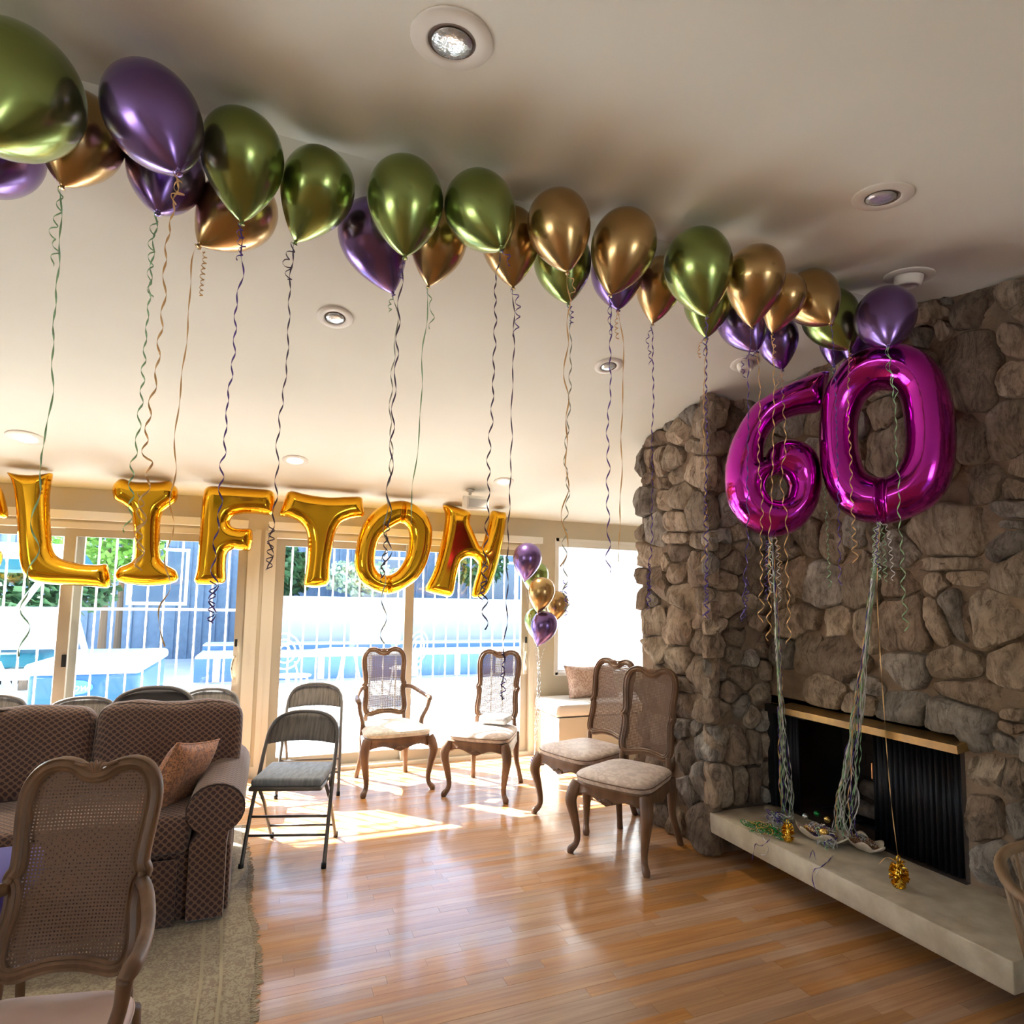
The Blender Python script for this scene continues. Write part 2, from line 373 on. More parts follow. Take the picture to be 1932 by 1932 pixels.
# unseen windows behind the camera and on the left, added for daylight: frames only
b = MB()
for x in (1.75, 3.55): b.bb((x, YF - 0.1, 0.12), (x + 0.05, YF - 0.05, 1.95))
structure('unseen_window_front', b, m_vinyl)
b = MB()
for y in (-2.0, -0.7, 0.55): b.bb((XL - 0.1, y, 1.0), (XL - 0.05, y + 0.05, 2.1))
structure('unseen_window_left', b, m_vinyl)
b = MB(); b.bb((XL - 0.6, YF - 1.3, 2.2), (XR + 0.6, YF - 0.14, 2.3)); b.bb((XL - 1.2, YF, 2.2), (XL - 0.14, YB, 2.3)); structure('eave_sky_blocker', b, m_white)  # unseen eave slabs, added to block sky from the front and left windows
for (loc, rot, sx, sy) in (((2.67, YF - 0.12, 1.03), (PI / 2, 0, 0), 1.85, 1.85), ((XL - 0.12, -0.7, 1.55), (0, -PI / 2, 0), 1.1, 2.6),
                           (((D1[0] + D1[1]) / 2, YB + 0.3, 1.0), (-PI / 2, 0, 0), 3.3, 2.0), (((D2[0] + D2[1]) / 2, YB + 0.3, 1.0), (-PI / 2, 0, 0), 2.45, 2.0)):
    al = bpy.data.lights.new('window_portal', 'AREA'); al.shape = 'RECTANGLE'; al.size = sx; al.size_y = sy; al.cycles.is_portal = True
    ao = bpy.data.objects.new('window_portal', al); COL.objects.link(ao); ao.location = loc; ao.rotation_euler = rot

# right side: plain wall beyond the stonework and the alcove behind the pier
b = MB(); b.bb((FXm + 0.02, YF, 0), (FXm + 0.14, 0.45, 3.2)); structure('wall_right', b, m_wall)
b = MB(); b.bb((XR, PY1 - 0.1, 0), (XR + 0.14, YB + 0.1, 2.9)); b.bb((3.2, PY1 - 0.12, 0), (XR, PY1, 2.9)); structure('wall_alcove', b, m_wall)

# ------------------------------------------------------------------ floor with individual planks
fl = structure('floor', MB().bb((XL, YF, -0.12), (XR, YB + 0.1, -0.012)), m_oak_base)
unit = MB(); unit.v = []; c_ = 0.02
pv = [(-.5, -.5, -1), (.5, -.5, -1), (.5, .5, -1), (-.5, .5, -1)]
unit.bb((-0.5, -0.5, -1), (0.5, 0.5, 0))
pm = bpy.data.meshes.new('plank'); pm.from_pydata(unit.v, [], unit.f); pm.materials.append(m_oak)
PW = 0.057; planks = []
rr = random.Random(3)
nrow = int((YB - YF) / PW)
for i in range(nrow + 1):
    y = YF + (i + 0.5) * PW; x = XL + rr.uniform(0, 0.5)
    while x < 4.3:
        l = rr.choice([0.35, 0.5, 0.7, 0.9, 1.15, 1.3]) * rr.uniform(0.85, 1.15); planks.append((x, min(x + l, XR), y)); x += l
def vis(p):
    x0, x1, y = p
    if x1 < -0.02 or x0 > 3.0 or y < 1.1 or y > 5.5: return 9e9
    q = (min(max((x0 + x1) / 2, 0), 2.6), y, 0); d = depth(q)
    if d < 0.5: return 9e9
    u = PP[0] + CF * float(CM[0] @ (np.array(q) - CAM)) / d; v = PP[1] + CF * float(CM[1] @ (np.array(q) - CAM)) / d
    return d if (-100 < u < 2000 and v < 2000) else 9e9
planks.sort(key=vis)
for k, (x0, x1, y) in enumerate(planks[:300]):
    o = bpy.data.objects.new('plank', pm); link(o, fl); o.location = ((x0 + x1) / 2, y, rr.uniform(-0.0006, 0)); o.scale = (x1 - x0 - 0.0008, PW - 0.0006, 0.011)
b = MB()
for (x0, x1, y) in planks[300:]: b.bb((x0 + .0006, y - PW / 2 + .0006, -0.011), (x1 - .0006, y + PW / 2 - .0006, rr.uniform(-0.0006, 0)))
m_oak2 = M('oak_far', (0.46, 0.225, 0.095), 0.28, col2=(0.58, 0.315, 0.14), nscale=2.2, ndetail=6, coords='World', vscale=(1.2, 26, 1), bump=0.06, bscale=6, bdist=0.004, coat=0.5)
b.build('plank_rest', m_oak2, fl, kind='stuff')
b = MB(); b.bb((D1[1], YB - 0.012, 0), (D2[0], YB, 0.09)); b.bb((D2[1], YB - 0.012, 0), (W1[0] + 1.2, YB, 0.09)); structure('baseboard_back', b, m_white)

# ------------------------------------------------------------------ stonework
FB = (1.885, 2.995, 0.262, 0.872)     # firebox opening: Y0, Y1, Z0, Z1
b = MB(); zt = lambda y: ceil_z(y) + 0.02
b.prism([(0.45, 0), (FB[0], 0), (FB[0], zt(FB[0])), (0.45, zt(0.45))], FXm, FXm + 0.75, ax=0)
b.prism([(FB[0], 0), (PYm, 0), (PYm, 0.2), (FB[0], 0.2)], FXm, FXm + 0.75, ax=0)
b.prism([(FB[0], FB[3]), (PYm, FB[3]), (PYm, zt(PYm)), (RY, zt(RY)), (FB[0], zt(FB[0]))], FXm, FXm + 0.75, ax=0)
b.prism([(PYm, 0), (PY1, 0), (PY1, zt(PY1)), (PYm, zt(PYm))], PXm, FXm + 0.75, ax=0)
sw = fixn(structure('wall_stone_chimney', b, m_mortar))
sw.name = 'wall_chimney'

def zc(o, sc, L): return [(o[0] + x * sc, o[1] + y * sc, rx * sc, ry * sc, a) for (x, y, rx, ry, a) in L]
z5 = ((1180, 700), 0.2589); z7 = ((1180, 1150), 0.2589); z6 = ((1500, 500), 0.2588); z8 = ((1500, 950), 0.2588); z9 = ((1180, 1100), 0.4307)
F1 = zc(*z5, [(85, 700, 30, 120, 0), (150, 640, 55, 90, 20), (225, 650, 45, 95, 0), (310, 640, 70, 75, 0), (200, 500, 75, 45, -35), (370, 440, 60, 70, 0), (455, 320, 50, 70, -30),
      (530, 390, 45, 110, 0), (510, 550, 70, 50, 0), (490, 720, 95, 100, 0), (560, 190, 70, 50, 0), (250, 820, 90, 35, 0), (385, 900, 85, 85, 0), (262, 930, 45, 60, 0), (130, 950, 75, 100, 0),
      (355, 1100, 75, 65, 0), (180, 1150, 75, 110, 0), (510, 1040, 65, 130, 0), (350, 1215, 75, 38, 0), (530, 1230, 75, 55, 20), (130, 1340, 85, 75, 20), (360, 1330, 78, 55, 0), (95, 1500, 50, 55, 0),
      (90, 1650, 50, 80, 0), (230, 1540, 50, 100, -25), (350, 1480, 60, 75, 0), (510, 1450, 95, 110, 0), (395, 1640, 105, 75, 40), (545, 1660, 45, 90, 0)]) \
   + zc(*z7, [(160, 90, 110, 90, 0), (350, 130, 85, 130, 0), (520, 90, 75, 50, 0), (535, 240, 70, 85, 0), (180, 300, 80, 95, 0), (350, 370, 85, 100, 0), (530, 470, 75, 130, 0), (90, 430, 60, 60, 0),
      (400, 550, 110, 45, 35), (410, 690, 70, 85, 0), (560, 730, 50, 85, 0), (480, 870, 60, 45, -35), (550, 990, 75, 110, 0), (385, 870, 60, 60, 0), (400, 1100, 70, 125, 15), (400, 1330, 80, 120, 0),
      (535, 1230, 42, 130, 0), (230, 1500, 60, 90, 0), (345, 1560, 35, 110, 0), (530, 1610, 110, 150, 0), (230, 1100, 80, 100, 0), (240, 1310, 75, 90, 0), (220, 880, 80, 110, 0), (150, 600, 90, 90, 0), (260, 690, 70, 90, 0), (110, 800, 60, 100, 0)])
F2 = zc(*z5, [(680, 300, 85, 110, 30), (620, 170, 40, 30, 0), (800, 330, 75, 90, 10), (690, 520, 85, 70, 0), (820, 520, 60, 70, 0), (670, 760, 85, 100, 0), (790, 720, 60, 90, 0), (650, 1000, 45, 120, 0),
      (760, 1010, 65, 100, 0), (720, 1210, 130, 50, -10), (850, 1190, 60, 60, 0), (650, 1440, 55, 100, 0), (810, 1400, 100, 80, 0), (740, 1690, 125, 95, 0), (890, 1560, 60, 80, 0)]) \
   + zc(*z7, [(680, 270, 80, 85, 0), (850, 210, 120, 75, 0), (690, 440, 80, 75, 0), (860, 490, 90, 85, 0), (690, 730, 110, 85, 0), (860, 700, 60, 75, 0), (950, 780, 45, 85, 0), (690, 960, 75, 120, 0),
      (815, 1000, 80, 110, 0), (940, 1010, 60, 110, 0), (690, 1290, 105, 125, 0), (850, 1290, 60, 110, 0), (950, 1270, 55, 120, 0)])
F3 = zc(*z6, [(1550, 210, 110, 75, -15), (1240, 310, 170, 110, -20), (1060, 250, 70, 60, 0), (880, 480, 110, 85, 0), (1030, 440, 60, 80, 0), (1270, 760, 190, 225, 0), (1575, 540, 120, 110, -20), (1530, 820, 130, 110, -15),
      (1260, 1270, 110, 150, 0), (1530, 1220, 145, 190, 10), (650, 1350, 110, 190, 20), (620, 1080, 90, 110, 0), (120, 1160, 95, 70, 0), (1320, 1590, 210, 115, -10), (1600, 1640, 150, 130, 30), (300, 650, 120, 80, -20),
      (130, 760, 90, 60, -25), (560, 560, 130, 110, 0), (800, 260, 120, 60, -15), (330, 950, 140, 120, 0), (550, 870, 100, 100, 0), (850, 800, 120, 150, 0), (930, 1150, 120, 150, 10), (300, 1400, 150, 140, 0), (850, 1560, 130, 130, 0), (90, 1400, 100, 120, 0), (480, 1640, 140, 100, 0), (1020, 1450, 100, 120, 0)]) \
   + zc(*z8, [(1090, 200, 300, 150, 0), (1510, 320, 150, 125, -35), (1560, 150, 110, 35, 0), (1600, 20, 180, 75, 0), (1570, 490, 170, 160, -15), (1080, 440, 240, 45, 0), (1190, 535, 150, 50, 0),
      (1010, 590, 85, 90, 20), (1120, 780, 75, 270, -28), (1235, 850, 45, 190, -8), (1430, 870, 190, 190, 0), (1150, 1170, 165, 115, 0), (1560, 1180, 180, 155, 0), (1290, 1390, 290, 90, 10), (1560, 1550, 110, 60, 20),
      (1180, 1600, 260, 150, 25), (1580, 1640, 150, 60, 10), (760, 1230, 140, 145, 0), (770, 880, 170, 190, 0), (1000, 860, 80, 170, -20), (280, 860, 130, 100, 0), (490, 900, 85, 150, 0), (300, 1150, 150, 150, 20),
      (480, 1330, 130, 55, 20), (190, 1370, 125, 135, 30), (430, 1460, 110, 80, 0), (750, 1490, 165, 130, 0), (60, 1090, 90, 130, 0), (70, 830, 85, 85, 0), (180, 600, 145, 145, 0), (440, 570, 140, 190, 0),
      (240, 250, 80, 165, -10), (410, 190, 105, 110, 0), (90, 230, 100, 120, 0), (560, 240, 70, 110, 0), (720, 600, 110, 90, 0), (1480, 1740, 180, 60, 25)]) \
   + zc(*z9, [(1560, 850, 90, 80, 0), (1540, 1030, 95, 110, 0), (1575, 1250, 90, 120, 0), (1690, 880, 70, 100, 0), (1700, 1030, 65, 100, 0), (1730, 1210, 70, 90, 0), (620, 440, 60, 60, 0), (660, 300, 70, 60, 0), (690, 170, 80, 70, 0), (640, 60, 70, 70, 0)])

def build_face(Epx, conv, uv2w, inb, bounds, fill_r, seed, normal):
    """Epx: ellipses traced on the photo; conv(u,v)->plane (s,t); inb(s,t) inside test; uv2w(s,t,h)->world"""
    R = random.Random(seed); seeds = []
    for (u, v, rx, ry, a) in Epx:
        c = conv(u, v); ca, sa = math.cos(math.radians(a)), math.sin(math.radians(a))
        p1 = conv(u + rx * ca, v + rx * sa); p2 = conv(u - ry * sa, v + ry * ca)
        A = np.array([[p1[0] - c[0], p2[0] - c[0]], [p1[1] - c[1], p2[1] - c[1]]])
        if abs(np.linalg.det(A)) < 1e-5: continue
        seeds.append((np.array(c), np.linalg.inv(A), A))
    seeds = [s_ for s_ in seeds if bounds[0] - .05 < s_[0][0] < bounds[1] + .05 and bounds[2] - .05 < s_[0][1] < bounds[3] + .05]
    for _ in range(1500):       # stones the photo does not show singly fill what is left
        p = np.array([R.uniform(bounds[0], bounds[1]), R.uniform(bounds[2], bounds[3])])
        if not inb(p[0], p[1]): continue
        if _ % 1 == 0 and (np.linalg.norm(np.einsum('nij,nj->ni', np.array([q[1] for q in seeds]), p - np.array([q[0] for q in seeds])), axis=1) > 1.62).all():
            r1 = fill_r * R.uniform(.8, 1.5); r2 = fill_r * R.uniform(.6, 1.1); a = R.uniform(-.6, .6)
            A = np.array([[math.cos(a) * r1, -math.sin(a) * r2], [math.sin(a) * r1, math.cos(a) * r2]]); seeds.append((p, np.linalg.inv(A), A))
    C = np.array([q[0] for q in seeds]); AI = np.array([q[1] for q in seeds]); NA = 40
    for i, (c, ai, A) in enumerate(seeds):
        if not inb(c[0], c[1]): continue
        rad = []
        for k in range(NA):
            g = 2 * PI * k / NA; d = np.array([math.cos(g), math.sin(g)])
            m = 0.012 / max(1e-6, 1)
            ts = np.arange(0.01, 0.5, 0.008); P = c[None] + ts[:, None] * d[None]
            D = np.linalg.norm(np.einsum('nij,pnj->pni', AI, P[:, None, :] - C[None]), axis=2)
            own = D[:, i].copy(); D[:, i] = 9e9; oth = D.min(1)
            bad = (oth < own) | (own > 1.55); t = ts[np.argmax(bad)] if bad.any() else 0.7
            for tt in ts:
                if tt > t: break
                q = c + tt * d
                if not inb(q[0], q[1]): t = tt; break
            rad.append(t)
        rad = np.array(rad); rad = (np.roll(rad, 1) + 2.4 * rad + np.roll(rad, -1)) / 4.4
        rad = np.maximum(rad - 0.009, 0.012)
        size = float(rad.mean())
        if size < 0.018: continue
        planes = [(R.gauss(0, .30), R.gauss(0, .30)) for _k in range(5)]; off = R.uniform(0, 50); H = min(0.095, 0.03 + size * 0.42) * R.uniform(0.75, 1.2); tx, ty = R.uniform(-.12, .12), R.uniform(-.14, .10); pw = R.uniform(3, 6)
        rings = (1.02, 0.985, 0.93, 0.84, 0.70, 0.52, 0.32, 0.12); vs = []; fs = []
        for j, q in enumerate(rings):
            for k in range(NA):
                g = 2 * PI * k / NA; rr_ = rad[k] * (1 if j < 3 else 1) + (0.35 * (size - rad[k]) if j > 5 else 0)
                s_ = c[0] + math.cos(g) * rr_ * q; t_ = c[1] + math.sin(g) * rr_ * q
                if j == 0: h = -0.02
                else:
                    h = min(H * max(0.0, 1 - q ** (pw + 3)) ** 0.45, min(H * 1.02 + pl[0] * (s_ - c[0]) + pl[1] * (t_ - c[1]) for pl in planes)) + (tx * (s_ - c[0]) + ty * (t_ - c[1])) * (1 - q ** 8)
                    nz = noise.fractal(Vector((s_ * 9 + off, t_ * 9, off)), 0.9, 2.1, 4); nz2 = noise.fractal(Vector((s_ * 38 + off, t_ * 14, off * 1.7)), 0.8, 2.0, 3)
                    rg = abs(noise.noise(Vector((s_ * 7 + off * 2, t_ * 4, off)))) 
                    h += (nz * 0.024 + nz2 * 0.010 - rg * 0.022) * min(1, size / 0.08) * (0.5 + 0.5 * (1 - q))
                    h = max(h, -0.008)
                vs.append(uv2w(s_, t_, h))
        h = H + 0.006 * noise.noise(Vector((c[0] * 9 + off, c[1] * 9, off))); vs.append(uv2w(c[0], c[1], h - 0.01))
        for j in range(len(rings) - 1):
            for k in range(NA):
                a_, b_, c2, d2 = j * NA + k, j * NA + (k + 1) % NA, (j + 1) * NA + (k + 1) % NA, (j + 1) * NA + k
                fs.append((a_, b_, c2, d2) if normal > 0 else (a_, d2, c2, b_))
        l = (len(rings) - 1) * NA; e = len(vs) - 1
        for k in range(NA): fs.append((l + k, l + (k + 1) % NA, e) if normal > 0 else (l + k, e, l + (k + 1) % NA))
        o0 = uv2w(c[0], c[1], 0); mb = MB(); mb.add(vs, fs)
        mb.build('stone', m_stones[R.choices((0, 1, 2), (5, 3, 2))[0]], sw, loc=o0, angle=38)
build_face(F1, lambda u, v: (onX(u, v, 2.48).y, onX(u, v, 2.48).z), lambda s, t, h: (PXm - h, s, t),
           lambda s, t: PYm - 0.055 < s < PY1 + 0.045 * math.sin(t * 23) + 0.02 and 0.0 < t < ceil_z(s) + 0.005, (PYm - .05, PY1 + .03, 0, 2.9), 0.06, 11, -1)
build_face(F2, lambda u, v: (onY(u, v, 3.02).x, onY(u, v, 3.02).z), lambda s, t, h: (s, PYm - h, t),
           lambda s, t: PXm - 0.05 < s < FXm - 0.005 and (0.265 < t < ceil_z(PYm) + 0.005), (PXm - .05, FXm, 0.26, 2.85), 0.07, 12, 1)
build_face(F3, lambda u, v: (onX(u, v, 2.93).y, onX(u, v, 2.93).z), lambda s, t, h: (FXm - h, s, t),
           lambda s, t: 0.5 < s < PYm - 0.06 and 0.0 < t < ceil_z(s) + 0.005 and not (t < 0.27 and s > 1.42) and not (FB[0] - 0.02 < s and t < FB[3] + 0.035), (0.5, PYm - .06, 0, 3.03), 0.11, 13, -1)

# ------------------------------------------------------------------ hearth and firebox
b = MB(); b.rbox((2.745, 2.235, 0.2035), (0.265, 0.795, 0.0565), 0.006, 2)
hearth = b.build('hearth_slab', m_limestone, smooth=False, angle=40); setp(hearth, 'cream limestone hearth slab cantilevered in front of the fireplace', 'hearth')
b = MB(); b.bb((2.56, 1.34, 0.01), (2.95, 1.435, 0.24)); o = b.build('wood_box', M('dark_stained_wood', (0.05, 0.025, 0.018), 0.5), loc=(2.75, 1.39, 0)); setp(o, 'dark stained low wooden box beside the near end of the hearth slab', 'box')
fp = empty('fireplace_insert', (3.2, 2.44, 0.26), label='black fireplace insert with brass hood set in the stone chimney', cat='fireplace')
m_fire = M('sooty_firebrick', (0.045, 0.028, 0.020), 0.9, col2=(0.025, 0.017, 0.014), nscale=4)
y0, y1, z0, z1 = FB; xb = 3.58
b = MB(); b.bb((FXm - .03, y0, 0.2), (xb, y1 + .06, 0.262)); b.bb((xb, y0, 0.2), (xb + 0.05, y1 + .06, z1 + .05)); b.bb((FXm, y0 - 0.0, 0.2), (xb, y0 + 0.02, z1 + .05)); b.bb((FXm, y1 + .04, 0.2), (xb, y1 + 0.06, z1 + .05)); b.bb((FXm, y0, z1 + 0.002), (xb, y1 + .06, z1 + 0.05))
b.build('firebox', m_fire, fp, world=True)
k = 0
for r in range(8):
    zz = 0.275 + r * 0.072; yy = y0 + 0.03 - (0.11 if r % 2 else 0)
    while yy < y1 + 0.03:
        a0, a1 = max(yy, y0 + 0.022), min(yy + 0.2, y1 + 0.035)
        if a1 - a0 > 0.03:
            MB().bb((xb - 0.012, a0, zz), (xb + 0.01, a1, zz + 0.064)).build('brick', m_fire, fp, world=True)
        yy += 0.212
b = MB()
b.bb((FXm - 0.05, y1 - 0.02, z0 + .003), (FXm - 0.03, y1 + .03, z1)); b.bb((FXm - 0.07, y1 - 0.28, z1 - 0.045), (FXm - 0.03, y1 + .03, z1 - .0)); b.bb((FXm - 0.05, y0 + .005, z1 - 0.03), (FXm - 0.03, y1 + .03, z1))
b.build('insert_frame', m_black, fp, world=True)
def mesh_curtain(ya, yb_):
    b = MB(); n = 90; vs = []; fs = []
    for i in range(n + 1):
        y = ya + (yb_ - ya) * i / n; x = FXm + 0.0 + 0.012 * math.sin(i * 1.05) + .004 * math.sin(i * 2.7)
        vs += [(x, y, z0 + 0.008), (x * .6 + (FXm) * .4, y, z1 - 0.02)]
    for i in range(n): fs.append((2 * i, 2 * i + 2, 2 * i + 3, 2 * i + 1))
    b.add(vs, fs); o = b.build('mesh_curtain', M('black_chain_mesh', (0.016, 0.017, 0.022), 0.45, 0.6), fp, world=True, smooth=True)
    sm = o.modifiers.new('s', 'SOLIDIFY'); sm.thickness = 0.002
mesh_curtain(y0 + 0.02, y0 + 0.46); mesh_curtain(y1 - 0.16, y1 - 0.01)
MB().bb((FXm - .035, y0 + .44, .60), (FXm - .028, y0 + .445, .68)).build('curtain_pull', M('copper', (0.8, 0.35, 0.15), 0.3, 1), fp, world=True)
b = MB(); b.prism([(FXm - 0.125, z1 - 0.025), (FXm - 0.13, z1 + 0.012), (FXm - 0.02, z1 + 0.03), (FXm - 0.02, z1 - 0.01)], y0 - 0.05, y1 - 0.13, ax=1)
fixn(b.build('brass_hood', m_brass, fp, world=True, label='aged brass smoke hood strip'))
for (c_, l, a, r) in (((3.29, 2.42, 0.425), .5, .12, .05), ((3.21, 2.45, 0.343), .55, -.05, .045), ((3.38, 2.46, 0.345), .5, .03, .05)):
    lg = MB(); pts = [Vector(c_) + Vector((math.sin(a), math.cos(a), 0)) * (l * (q / 8 - .5)) for q in range(9)]
    lg.tube(pts, [r * (.9 + .15 * rr.random()) for q in range(9)], 14)
    o = lg.build('log', M('fire_log', (0.16, 0.13, 0.11), 0.9, col2=(0.05, 0.04, 0.035), nscale=16, bump=.6, bscale=30, bdist=.01), loc=c_, smooth=True)
    setp(o, ['topmost pale fire log lying across the grate', 'front fire log low in the dark firebox', 'rear fire log against the firebox bricks'][k], 'log', 'logs in the fireplace'); k += 1
b = MB()
for y in np.linspace(2.1, 2.8, 7): b.bb((3.12, y - .008, .275), (3.46, y + .008, .29))
b.bb((3.15, 2.08, .262), (3.17, 2.82, .275)); b.bb((3.42, 2.08, .262), (3.44, 2.82, .275)); b.build('grate', m_black, fp, world=True)

# ------------------------------------------------------------------ sliding doors and window
def door(name, X0, X1, stiles, panels, hx):
    d = empty(name, ((X0 + X1) / 2, YB, 0), kind='structure')
    b = MB(); b.bb((X0, YB - 0.015, 0), (X0 + 0.05, YB + TH, DH)); b.bb((X1 - 0.05, YB - 0.015, 0), (X1, YB + TH, DH)); b.bb((X0 + 0.05, YB - 0.015, DH - 0.045), (X1 - 0.05, YB + TH, DH)); b.bb((X0 + 0.05, YB - 0.01, -0.01), (X1 - 0.05, YB + TH, 0.03))
    b.bb((X0 - .045, YB - 0.02, 0), (X0, YB - .001, DH + .015)); b.bb((X1, YB - 0.02, 0), (X1 + .045, YB - .001, DH + .015))
    b.build('frame', m_white, d, world=True)
    for (a, c, yy) in panels:
        f = MB(); w = 0.075
        f.bb((a, yy, 0.03), (a + w, yy + 0.04, DH - 0.045)); f.bb((c - w, yy, 0.03), (c, yy + 0.04, DH - 0.045)); f.bb((a + w, yy, DH - 0.105), (c - w, yy + 0.04, DH - 0.045)); f.bb((a + w, yy, 0.03), (c - w, yy + 0.04, 0.12))
        p = f.build('panel', m_vinyl, d, world=True)
        g = MB(); g.bb((a + w, yy + 0.016, 0.12), (c - w, yy + 0.02, DH - 0.105)); g.build('pane', m_glass, d, world=True)
    h = MB(); hz = 0.90
    h.box((hx, YB - 0.006, hz + 0.02), (0.035, 0.012, 0.30)); h.build('lock_plate', m_white, d, world=True)
    h = MB(); h.tube(catmull([(hx, YB - .01, hz - .09), (hx - .01, YB - .045, hz - .075), (hx - .02, YB - .06, hz), (hx - .01, YB - .045, hz + .075), (hx, YB - .01, hz + .09)], 6), 0.009, 8)
    h.build('handle', M('chrome_handle', (0.8, 0.72, 0.55), 0.15, 0.9), d, world=True, smooth=True)
    h = MB(); h.box((hx, YB - 0.014, hz + 0.2), (0.02, 0.01, 0.06)); h.build('latch', m_black, d, world=True)
    return d
door('door_1', D1[0], D1[1], None, [(-3.40, -1.37, YB + 0.09), (-1.49, -0.19, YB + 0.03)], -0.245)
door('door_2', D2[0], D2[1], None, [(0.03, 1.25, YB + 0.09), (1.155, 2.39, YB + 0.03)], 2.35)
MB().bb((-1.445, YB + .018, 0.93), (-1.415, YB + .03, 1.02)).build('trim_1', m_black, kind='structure')
b = MB(); b.bb((D1[0] - .1, YB - 0.06, DH + 0.02), (-0.2, YB, DH + 0.085)); b.bb((D2[0] - .02, YB - 0.06, DH + 0.02), (D2[1] + 0.06, YB, DH + 0.085)); structure('trim_2', b, m_trimwhite)
w = empty('window_1', ((W1[0] + W1[1]) / 2, YB, 1.43), kind='structure')
b = MB(); b.bb((W1[0] - .01, YB - 0.01, 0.75), (W1[0] + 0.03, YB + TH, 2.12)); b.bb((W1[1] - .03, YB - .01, 0.75), (W1[1], YB + TH, 2.12)); b.bb((W1[0], YB - .01, 0.74), (W1[1], YB + TH, 0.775)); b.bb((W1[0], YB - .01, 2.09), (W1[1], YB + TH, 2.12)); b.bb((W1[0] + .6, YB + .06, .77), (W1[0] + .64, YB + .1, 2.1))
b.build('window_frame', m_trimwhite, w, world=True)
MB().bb((W1[0] + .03, YB + 0.08, 0.775), (W1[1] - .03, YB + 0.084, 2.09)).build('pane', m_glass, w, world=True)
b = MB(); bl = empty('roller_blind', ((W1[0] + W1[1]) / 2, YB + 0.03, 2.09), label='white translucent blind drawn down over the window beside the stone pier', cat='blind')
MB().bb((W1[0] + .032, YB + 0.018, 0.785), (W1[1] - .032, YB + 0.021, 2.04)).build('fabric', m_blind, bl, world=True)
MB().bb((W1[0] + .03, YB + 0.0, 2.035), (W1[1] - .03, YB + 0.05, 2.09)).build('headrail', m_trimwhite, bl, world=True)
MB().bb((W1[0] + .032, YB + 0.01, 0.778), (W1[1] - .032, YB + 0.028, 0.795)).build('bottom_rail', m_trimwhite, bl, world=True)

